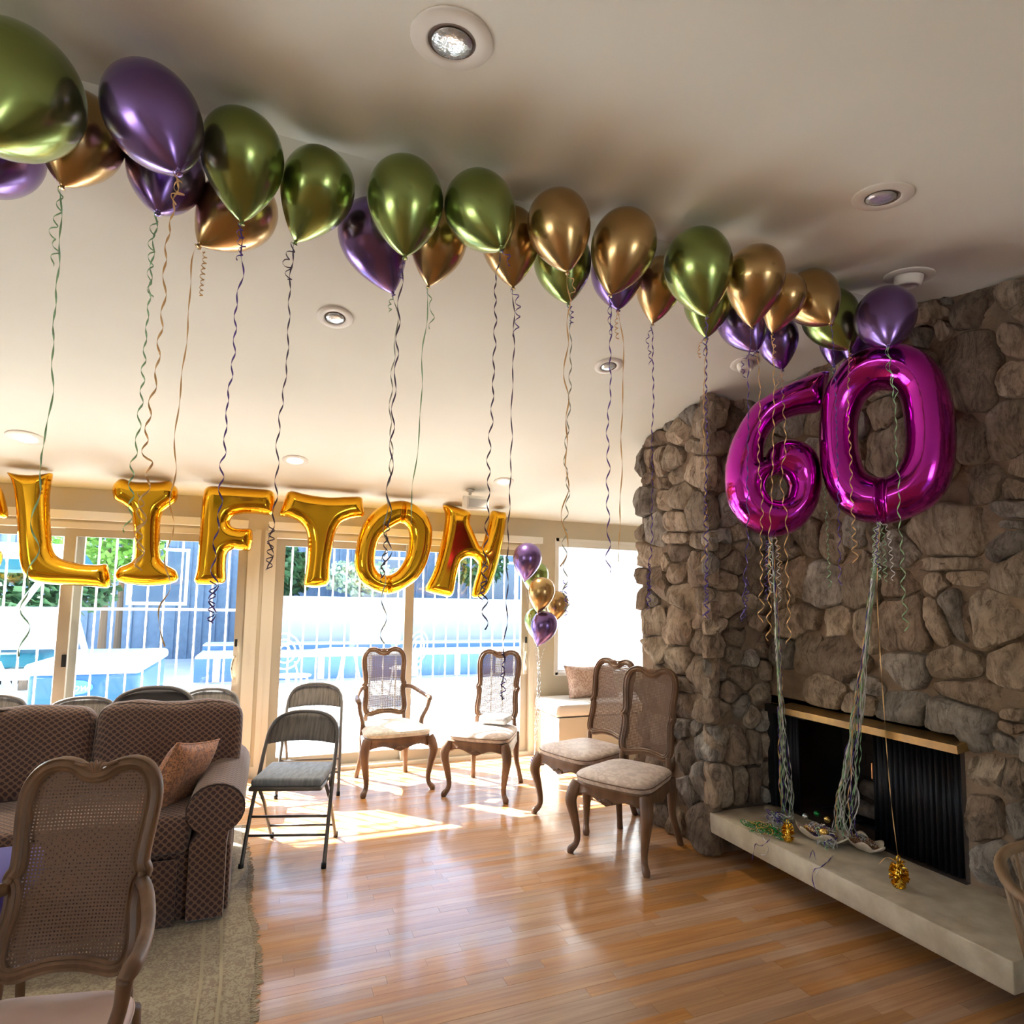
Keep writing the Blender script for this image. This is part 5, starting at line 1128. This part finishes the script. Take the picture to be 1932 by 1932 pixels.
m_tinsel = {c: M(c + '_tinsel', v, .18, 1.0) for c, v in (('gold', (.85, .55, .08)), ('teal', (.10, .42, .34)), ('purple', (.20, .12, .55)))}
def tinsel_weight(c, s, col, label, cat='balloon weight', ring=True):
    t = empty('tinsel_weight', c, label=label, cat=cat); b = MB(); R_ = random.Random(int(c[0] * 1000))
    for i in range(int(150)):
        g = R_.uniform(0, 6.28); z = R_.uniform(.03, 1.0); rr_ = .25 + .75 * math.sin(min(1, z * 1.15) * PI * .92) ; d = Vector((math.cos(g), math.sin(g), R_.uniform(-.5, .7))).normalized()
        p0 = Vector((math.cos(g) * s * .18, math.sin(g) * s * .18, z * s * 1.35)); p1 = p0 + d * s * .30 * rr_; w = d.cross(Vector((R_.random(), R_.random(), R_.random()))).normalized() * s * .055
        b.add([p0 - w, p0 + w, p1 + w * 1.2, p1 - w * 1.2, p0 + d.cross(w).normalized() * s * .02, p1 + d.cross(w).normalized() * s * .03], [(0, 1, 2, 3), (0, 4, 5, 3), (1, 4, 5, 2)])
    b.v = [(x, y, max(z, .0005)) for x, y, z in b.v]
    b.build('tinsel', m_tinsel[col], t, kind='stuff')
    MB().lathe([(.001, .0), (s * .28, .004), (s * .30, s * .2), (s * .2, s * .7), (s * .10, s * 1.2), (.001, s * 1.25)], 14).build('core', m_tinsel[col], t, smooth=True)
    if ring: MB().tube([Vector((math.cos(g) * s * .13, 0, s * 1.45 + math.sin(g) * s * .17)) for g in np.linspace(0, 2 * PI, 14, endpoint=False)], s * .035, 6, closed=True).build('ring', m_tinsel[col], t, smooth=True)
    return t
HZ = .2605
gw = onfloor(1697, 1675, HZ); tw = tinsel_weight(gw, .085, 'gold', 'gold tinsel balloon weight standing alone on the hearth, below a single ribbon')
ribbon('ribbon', [gw + Vector((0, 0, .12)), onvert(1680, 1500, gw), onvert(1665, 1300, gw), onvert(1655, 1120, gw), t0], .0003, .3, m_rib['gold'], zero, width=.004)
ribbon('ribbon_tail', [gw + Vector((0, 0, .11)), gw + Vector((-.03, .03, .12)), gw + Vector((-.06, .05, .09))], .002, .1, m_rib['gold'], tw)
tinsel_weight(onfloor(1487, 1588, HZ), .07, 'gold', 'gold tinsel balloon weight under the left ribbon bundle on the hearth')
tt_ = onfloor(1428, 1560, HZ)
# bead tangle
m_beads = [M('bead_' + n_, c, .15, .85) for n_, c in (('gold', (.8, .52, .15)), ('green', (.03, .35, .10)), ('purple', (.16, .10, .42)), ('silver', (.6, .62, .6)), ('bronze', (.45, .25, .15)))]
def strand(name, path, r, mat, parent=None, label=None):
    P = catmull(path, 10); L = 0; b = MB(); last = None
    for i in range(1, len(P)):
        if last is None or (P[i] - last).length > r * 2.3: last = P[i]; b.ball(P[i], r, 6, 4)
    b.tube(P, r * .22, 4)
    o = b.build(name, mat, None, loc=tuple(path[0]), smooth=True); return o
def tangle(c, rx, ry, h, n, r, mats, label, seed, grp=None, zf=None):
    t = empty('bead_necklaces', c, label=label, cat='beads'); R_ = random.Random(seed)
    for i in range(n):
        pts = []
        for j in range(8):
            a = R_.uniform(0, 6.28); q = R_.random() ** .5; x, y = rx * q * math.cos(a), ry * q * math.sin(a); zb = zf(x, y) if zf else 0
            pts.append(Vector((x, y, zb + r + R_.random() * h * (1 - q * .6))))
        P = catmull(pts, 9, True); b = MB(); last = None
        for p in P:
            if last is None or (p - last).length > r * 2.2: last = p; b.ball(p, r, 6, 4)
        b.tube(P, r * .2, 4, closed=True); b.build('bead_strand', mats[i % len(mats)], t, smooth=True)
    return t
bt = tangle(Vector((2.60, 2.83, HZ)), .075, .13, .045, 14, .0035, [m_beads[1], m_beads[0], m_beads[3], m_beads[1]], 'green and gold bead tangle at the left end of the hearth', 4)
bt.location = onfloor(1440, 1568, HZ)
# giant clam shell bowls filled with beads
def shell(c, rz, s, label):
    t = empty('clam_shell', c, rz, label, 'shell'); n = 72; m = 14; vs = []; fs = []
    for side in (0, 1):
        for j in range(m + 1):
            f = j / m
            for i in range(n):
                g = 2 * PI * i / n; wave = math.cos(g * 6) * .17 * f ** 2.0; rr_ = f * (1 + .10 * math.cos(g * 6) * f)
                x = math.cos(g) * s * 1.35 * rr_; y = math.sin(g) * s * .72 * rr_; z = s * (.10 + .50 * f ** 2.2 + wave * .9) + (0 if side else -.09 * s)
                vs.append((x, y, max(z, .0)))
    q = n * (m + 1)
    for side in (0, 1):
        for j in range(m):
            for i in range(n): a = side * q + j * n + i; e = side * q + j * n + (i + 1) % n; fs.append((a, e, e + n, a + n))
    for i in range(n): a = m * n + i; e = m * n + (i + 1) % n; fs.append((a, e, e + q, a + q))
    fixn(MB().add(vs, fs).build('shell_bowl', M('clam_shell_white', (.66, .58, .47), .45, col2=(.55, .45, .34), nscale=30), t, smooth=True)); return t
sc_ = onfloor(1567, 1585, HZ); sc_.x = 2.80; P1 = onfloor(1550, 1578, HZ + .03); P1.z = HZ; s1 = shell(P1, math.radians(103), .095, 'left giant clam shell bowl full of beads on the hearth')
s2p = onfloor(1632, 1608, HZ); P2 = onfloor(1628, 1596, HZ + .02); P2.z = HZ; s2 = shell(P2, math.radians(84), .088, 'right scalloped clam shell with bronze beads on the hearth')
tangle(P1 + Vector((0, 0, .03)), .05, .10, .07, 18, .0042, [m_beads[2], m_beads[4], m_beads[0], m_beads[3]], 'mixed purple and bronze necklaces heaped in the left clam shell', 5)
tangle(P2 + Vector((0, 0, .025)), .045, .08, .05, 14, .0038, [m_beads[4], m_beads[4], m_beads[3]], 'bronze bead necklaces coiled in the right clam shell', 6)
for (u, v, r, k_, lab) in ((1541, 1535, .016, 1, 'green shiny ball on the bead heap'), (1554, 1570, .022, 0, 'gold shiny ball in front of the bead heap'), (1519, 1540, .015, 3, 'silver shiny ball at the left of the bead heap'), (1561, 1546, .017, 0, 'gold shiny ball behind the bead heap')):
    p = onfloor(u, v, HZ + (.10 if v < 1560 else .07)); b = MB().ball((0, 0, 0), r, 18, 12); o = b.build('shiny_ball', m_beads[k_], smooth=True); o.location = p; setp(o, lab, 'ball', 'shiny balls among the beads')
# loose ribbon heaps at the bottom of the bundles
def heap(c, rx, ry, h, n, label, seed, drop=None):
    t = empty('ribbon_heap', c, label=label, cat='ribbon'); R_ = random.Random(seed)
    for i in range(n):
        pts = []
        for j in range(6):
            a = R_.uniform(0, 6.28); q = R_.random() ** .6; pts.append(Vector(c) + Vector((rx * q * math.cos(a), ry * q * math.sin(a), .006 + R_.random() * h)))
        ribbon('ribbon', pts, .004, .06, m_rib[R_.choice(['silver', 'green', 'grey', 'silver', 'purple'])], t, width=.005, seed=seed * 31 + i)
    for k_, pts in enumerate(drop or []):
        ribbon('loose_ribbon', [Vector(p) for p in pts], .002, .15, m_rib['purple' if k_ % 2 == 0 else 'silver'], t, width=.005, seed=seed + k_)
    return t
def edge(u, v): p = onX(u, v, 2.468); return p
h6 = onfloor(1470, 1565, HZ); h0 = onfloor(1560, 1600, HZ)
heap(h6, .07, .09, .09, 16, 'silver and green ribbon heap beside the green bead tangle', 8, [[onfloor(1455, 1582, .27), onfloor(1437, 1595, .266), edge(1425, 1593), edge(1421, 1610), edge(1419, 1622)], [onfloor(1440, 1580, .27), edge(1450, 1600), edge(1446, 1612), edge(1435, 1612)]])
heap(h0, .045, .06, .07, 14, 'silver and purple ribbon heap spilling over the hearth edge', 9, [[onfloor(1572, 1615, .27), onfloor(1550, 1635, .266), edge(1537, 1640), edge(1533, 1660), edge(1540, 1685)], [onfloor(1575, 1612, .268), edge(1545, 1640), edge(1536, 1665), edge(1545, 1682)], [onfloor(1540, 1622, .27), onfloor(1533, 1604, .275), onfloor(1528, 1620, .267)]])

# ---- balloon bouquet by the right end of the doors
def bq(u, v, w, ku, kv, col, lab, d=5.28):
    c = ondepth(u, v, d); D = w * d / CF; k = ondepth(ku, kv, d - .02); return balloon_at(c, D, (k - c).normalized(), col, lab, 'balloon bouquet beside the glass door')
bb_ = [bq(995, 1052, 54, 990, 1098, 'purple', 'top purple balloon of the small bouquet beside the window', 5.22),
       bq(1010, 1085, 50, 1012, 1125, 'green', 'upper green balloon mostly hidden in the small bouquet', 5.5),
       bq(1022, 1115, 50, 1016, 1150, 'gold', 'front gold balloon of the small bouquet beside the window', 4.98),
       bq(1051, 1138, 44, 1046, 1165, 'gold', 'gold balloon at the right of the bouquet with purple squiggle', 5.35),
       bq(1013, 1170, 46, 1012, 1205, 'green', 'lower green balloon mostly hidden in the small bouquet', 5.5),
       bq(1027, 1179, 50, 1016, 1214, 'purple', 'lowest purple balloon of the small bouquet beside the window', 5.0)]
wp = onfloor(1008, 1452, 0.0)
for i, (o, k) in enumerate(bb_): ribbon('ribbon', [k, ondepth(1014 + i, 1260, 5.2), ondepth(1010 + i * 1.5, 1340, 5.15), wp + Vector((0, 0, .12))], .004, .06, m_rib['silver'], o, width=.005, seed=200 + i)
ribbon('squiggle', [ondepth(1057, 1112, 5.15), ondepth(1068, 1130, 5.15), ondepth(1066, 1162, 5.15)], .012, .05, m_rib['purple'], bb_[3][0], width=.006, seed=77)
tinsel_weight(wp, .08, 'purple', 'purple tinsel weight on the floor under the small balloon bouquet', ring=False)

# ================================================================== OUTSIDE THE DOORS
m_patio = M('sunlit_concrete', (.78, .76, .72), .8, col2=(.70, .68, .64), nscale=2)
m_stucco = M('pale_stucco', (.36, .37, .39), .85)
m_siding = M('blue_grey_siding', (.15, .23, .33), .7, col2=(.12, .185, .27), nscale=8)
m_steelw = M('white_ironwork', (.86, .86, .84), .4)
structure('patio', MB().bb((-30, YB + .15, -.3), (30, 30, -.10)).bb((-30, -30, -.3), (30, YF - .15, -.10)).bb((-30, YF - .15, -.3), (XL - .15, YB + .15, -.10)), m_patio)  # front and left slabs are unseen, added to bounce sunlight onto the ceiling
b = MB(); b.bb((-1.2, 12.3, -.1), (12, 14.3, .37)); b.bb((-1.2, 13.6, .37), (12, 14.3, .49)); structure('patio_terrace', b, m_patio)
b = MB(); b.bb((-1.2, 12.27, -.08), (12, 12.298, .33)).bb((-1.2, 13.57, .38), (12, 13.598, .46)); structure('terrace_risers', b, M('riser_shade_blue', (.07, .17, .34), .6))  # blue shade of the step fronts painted into the colour of these slabs
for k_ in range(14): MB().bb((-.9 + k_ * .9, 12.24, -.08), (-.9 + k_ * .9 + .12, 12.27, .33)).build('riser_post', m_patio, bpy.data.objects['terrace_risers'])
gw_ = empty('garden_wall', (5, 14.4, -.1), label='long pale stucco garden wall on the terrace outside the right door', cat='wall')
b = MB(); b.bb((-.6, 14.3, -.1), (12, 14.5, 1.42)); b.build('wall_body', m_stucco, gw_, world=True)
b = MB(); b.bb((-.65, 14.26, 1.42), (12, 14.54, 1.48)); b.build('coping', m_stucco, gw_, world=True)
hs = empty('neighbour_house', (0, 17.5, -.1), label='blue-grey house with vertical siding beyond the patio', cat='house')
MB().bb((-7, 17, -.1), (9, 20, 4.2)).build('wall', m_siding, hs, world=True)
for i in range(54): MB().bb((-7 + i * .3, 16.96, -.1), (-7 + i * .3 + .05, 17.0, 4.2)).build('batten', m_siding, hs, world=True)
for xw in (-3.2, 2.2, 5.6):
    f = MB().bb((xw, 16.93, 1.2), (xw + 1.3, 16.99, 2.6)).build('window', m_steelw, hs, world=True)
    MB().bb((xw + .08, 16.92, 1.28), (xw + 1.22, 16.935, 2.52)).build('pane', M('dark_window_pane', (.10, .16, .24), .1), f, world=True)
b = MB(); b.prism([(16.2, 4.15), (18.5, 5.6), (20.8, 4.15)], -7.5, 9.5, ax=0); fixn(b.build('roof', M('roof_shingle', (.22, .2, .19), .9), hs, world=True))
# security bars just outside each door
def bars(x0, x1, label):
    t = empty('security_bars', ((x0 + x1) / 2, YB + .34, 0), label=label, cat='grille'); y = YB + .34
    def tw(x):
        b = MB(); pts = [(x, y, z) for z in np.linspace(.0, 2.12, 44)]; vs = []; fs = []
        for i, p in enumerate(pts):
            a0 = i * .62
            for k_ in range(4): g = a0 + PI / 2 * k_; vs.append((p[0] + math.cos(g) * .0095, p[1] + math.sin(g) * .0095, p[2]))
        for i in range(len(pts) - 1):
            for k_ in range(4): fs.append((i * 4 + k_, i * 4 + (k_ + 1) % 4, (i + 1) * 4 + (k_ + 1) % 4, (i + 1) * 4 + k_))
        return b.add(vs, fs)
    x = x0 + .05
    while x < x1: tw(x).build('bar', m_steelw, t, world=True); x += .122
    for z in (.02, 1.36, 2.12): MB().bb((x0, y - .012, z - .011), (x1, y + .012, z + .011)).build('rail', m_steelw, t, world=True)
    return t
bars(D1[0], D1[1] + .02, 'white twisted iron bars outside the left glass door'); bars(D2[0] + .02, D2[1], 'white twisted iron bars outside the right glass door')
# hot tub
ht = empty('hot_tub', (-1.7, 7.6, -.1), label='blue hot tub with pale rim and oval badge outside the left glass door', cat='hot tub')
pa, pb_ = onY(52, 1260, 6.75), onY(262, 1262, 6.75); m_tub = M('blue_tub_shell', (.012, .10, .38), .45); m_rim = M('pale_blue_rim', (.60, .75, .88), .3)
MB().rbox(((pa.x + pb_.x) / 2, 7.55, .33), ((pb_.x - pa.x) / 2, .80, .42), .05, 3).build('tub_body', m_tub, ht, world=True, smooth=True)
MB().rbox(((pa.x + pb_.x) / 2, 7.55, .79), ((pb_.x - pa.x) / 2 + .03, .84, .055), .05, 3).build('rim', m_rim, ht, world=True, smooth=True)
bc = onY(144, 1297, 6.745); MB().lathe([(.001, .0), (.125, .0), (.13, .004), (.12, .010), (.001, .012)], 32, Matrix.Translation(bc) @ Matrix.Rotation(PI / 2, 4, 'X') @ Matrix.Diagonal((1.0, .5, 1, 1))).build('badge', M('badge_blue', (.08, .55, .85), .3), ht, world=True, smooth=True)
tc = bpy.data.curves.new('badge_text', 'FONT'); tc.body = 'Zow'; tc.size = .10; tc.extrude = .002; tc.align_x = 'CENTER'; tc.align_y = 'CENTER'; tc.shear = .3
to = bpy.data.objects.new('badge_lettering', tc); COL.objects.link(to); dg = bpy.context.evaluated_depsgraph_get(); me = bpy.data.meshes.new_from_object(to.evaluated_get(dg)); bpy.data.objects.remove(to)
me.materials.clear(); me.materials.append(m_steelw); to = bpy.data.objects.new('badge_lettering', me); COL.objects.link(to); to.parent = ht; to.location = Vector(bc) + Vector((0, -.016, 0)) - Vector(ht.location); to.rotation_euler = (PI / 2, 0, 0)
# porch swing with teal canopy and seat
m_teal = M('teal_canvas', (.004, .10, .14), .8); m_pole = M('white_swing_pole', (.85, .88, .9), .4)
sw_ = empty('garden_swing', (-3.4, 8.4, -.1), label='garden swing with teal canopy and cushion and white poles outside the left glass door', cat='swing')
def swp(u, v, y): return onY(u, v, y)
for ya in (8.7, 9.8):
    ap = onY(112, 1050, ya)
    for (u, v) in ((10, 1180), (170, 1262)): MB().tube([ap, onY(u, v, ya), onY(u, v, ya) + (onY(u, v, ya) - ap) * .4], .035, 8).build('pole', m_pole, sw_, world=True, smooth=True)
    MB().tube([onY(-5, 1250, ya), onY(18, 1300, ya), onY(12, 1335, ya)], .035, 8).build('pole', m_pole, sw_, world=True, smooth=True)
c0, c1 = onY(-120, 1012, 8.7), onY(122, 1078, 8.7)
b = MB(); b.prism([(8.5, c1.z + .12), (9.2, c0.z), (10.0, c1.z + .12), (10.0, c1.z), (8.5, c1.z)], c0.x, c1.x, ax=0); fixn(b.build('canopy', m_teal, sw_, world=True))
s0, s1_ = onY(-120, 1225, 8.9), onY(86, 1245, 8.9)
MB().rbox(((s0.x + s1_.x) / 2, 9.1, s1_.z), ((s1_.x - s0.x) / 2, .3, .09), .06, 3).build('cushion', m_teal, sw_, world=True, smooth=True)
MB().rbox(((s0.x + s1_.x) / 2, 9.42, s1_.z + .32), ((s1_.x - s0.x) / 2, .07, .30), .05, 3).build('backrest', m_pole, sw_, world=True, smooth=True)
MB().bb((s0.x, 8.8, s1_.z - .22), (s1_.x, 9.4, s1_.z - .09)).build('seat_base', m_pole, sw_, world=True)
# picket fence far left
fn = empty('picket_fence', (-7, 13, -.1), label='white picket fence behind the garden swing', cat='fence')
fa = onY(-60, 1150, 13.0); fb_ = onY(110, 1150, 13.0); n = 46
for i in range(n):
    x = fa.x - 1 + (fb_.x - fa.x + 1) * i / n; MB().bb((x, 12.98, -.1), (x + .07, 13.0, fa.z)).build('picket', m_steelw, fn, world=True)
MB().bb((fa.x - 1, 13.0, fa.z - .3), (fb_.x, 13.03, fa.z - .22)).build('rail', m_steelw, fn, world=True)
# planting
m_leaf = [M('leaf_dark', (.03, .10, .035), .6), M('leaf_bright', (.16, .34, .05), .55), M('leaf_pale', (.55, .68, .50), .6)]
def bush(c, r, n, mt, label, name='bush', cat='bush', leaf=.10, trunk=None):
    t = empty(name, (c[0], c[1], -.1), label=label, cat=cat); R_ = random.Random(int(c[0] * 100)); b = MB()
    for i in range(n):
        d = Vector((R_.gauss(0, 1), R_.gauss(0, 1), R_.gauss(0, 1))).normalized() * R_.uniform(.55, 1) ; p = Vector(c) + Vector((d.x * r[0], d.y * r[1], d.z * r[2]))
        a = Vector((R_.gauss(0, 1), R_.gauss(0, 1), R_.gauss(0, 1))).normalized() * leaf * R_.uniform(.6, 1.3); e = a.cross(Vector((R_.random(), R_.random(), 1))).normalized() * leaf * .35
        b.add([p - a * .5, p + e, p + a * .5, p - e], [(0, 1, 2, 3)])
    b.build('foliage', mt, t, world=True, kind='stuff'); MB().tube([(c[0], c[1], -.1), (c[0], c[1], c[2])], [.08, .04], 8).build('stem', M('bark', (.12, .08, .05), .9), t, world=True)
q = onY(60, 1115, 12.2); bush((q.x, 12.2, q.z), (1.3, .5, .42), 900, m_leaf[0], 'dark green bush behind the garden swing', leaf=.22)
q = onY(205, 1040, 13.5); bush((q.x, 13.5, q.z + .1), (1.0, .6, .75), 1500, m_leaf[1], 'bright leafy tree beyond the left glass door', 'tree', 'tree', .16)
q = onY(300, 1045, 13.9); bush((q.x - .9, 15.4, q.z + .45), (.9, .6, .65), 1100, m_leaf[0], 'dark small-leaved tree beyond the left glass door', 'tree', 'tree', .09)
q = onY(548, 1080, 15.2); bush((q.x, 15.2, q.z), (.55, .4, .6), 600, m_leaf[0], 'dark palm-like shrub behind the garden wall, left end', leaf=.25)
q = onY(680, 1090, 15.2); bush((q.x, 15.2, q.z), (1.0, .4, .45), 900, m_leaf[2], 'pale flowering shrub behind the garden wall', leaf=.16)
q = onY(900, 1060, 15.6); bush((q.x, 15.6, q.z), (.9, .4, .7), 900, m_leaf[0], 'dark shrub behind the garden wall, right end', leaf=.18)
# patio table and chair
def wire_ring(c, r, rt, n=32, tilt=None): return MB().tube([Vector(c) + (tilt or Matrix.Identity(3)) @ Vector((math.cos(g) * r, math.sin(g) * r, 0)) for g in np.linspace(0, 2 * PI, n, endpoint=False)], rt, 6, closed=True)
tb = empty('patio_table', (1.2, 10.2, -.1), label='round white wrought iron patio table outside the right glass door', cat='table')
MB().lathe([(.001, .70), (.55, .70), (.56, .715), (.55, .73), (.001, .73)], 32).build('tabletop', m_steelw, tb)
for g in range(3): a = g * 2.1; MB().tube([(.1 * math.cos(a), .1 * math.sin(a), .7), (.2 * math.cos(a), .2 * math.sin(a), .3), (.4 * math.cos(a), .4 * math.sin(a), 0)], .018, 6).build('leg', m_steelw, tb, smooth=True)
for (x, y, rz, lab) in ((.35, 9.4, .5, 'white wire patio chair with round back left of the patio table'), (2.1, 10.0, -1.2, 'white wire patio chair right of the patio table')):
    ch = empty('patio_chair', (x, y, -.1), rz, lab, 'chair', 'white patio chairs')
    tl = Matrix.Rotation(PI / 2 - .2, 3, 'X')
    for r_ in (.26, .17, .08): wire_ring((0, .24, .78), r_, .012, tilt=tl).build('back_ring', m_steelw, ch, smooth=True)
    MB().lathe([(.001, .44), (.25, .44), (.26, .455), (.001, .46)], 24).build('seat', m_steelw, ch)
    for k_ in range(4): a = PI / 4 + k_ * PI / 2; MB().tube([(.2 * math.cos(a), .2 * math.sin(a), .44), (.25 * math.cos(a), .25 * math.sin(a), 0)], .014, 6).build('leg', m_steelw, ch, smooth=True)
    for sx in (-1, 1): MB().tube([(sx * .18, .16, .44), (sx * .16, .22, .62)], .012, 6).build('stile', m_steelw, ch, smooth=True)
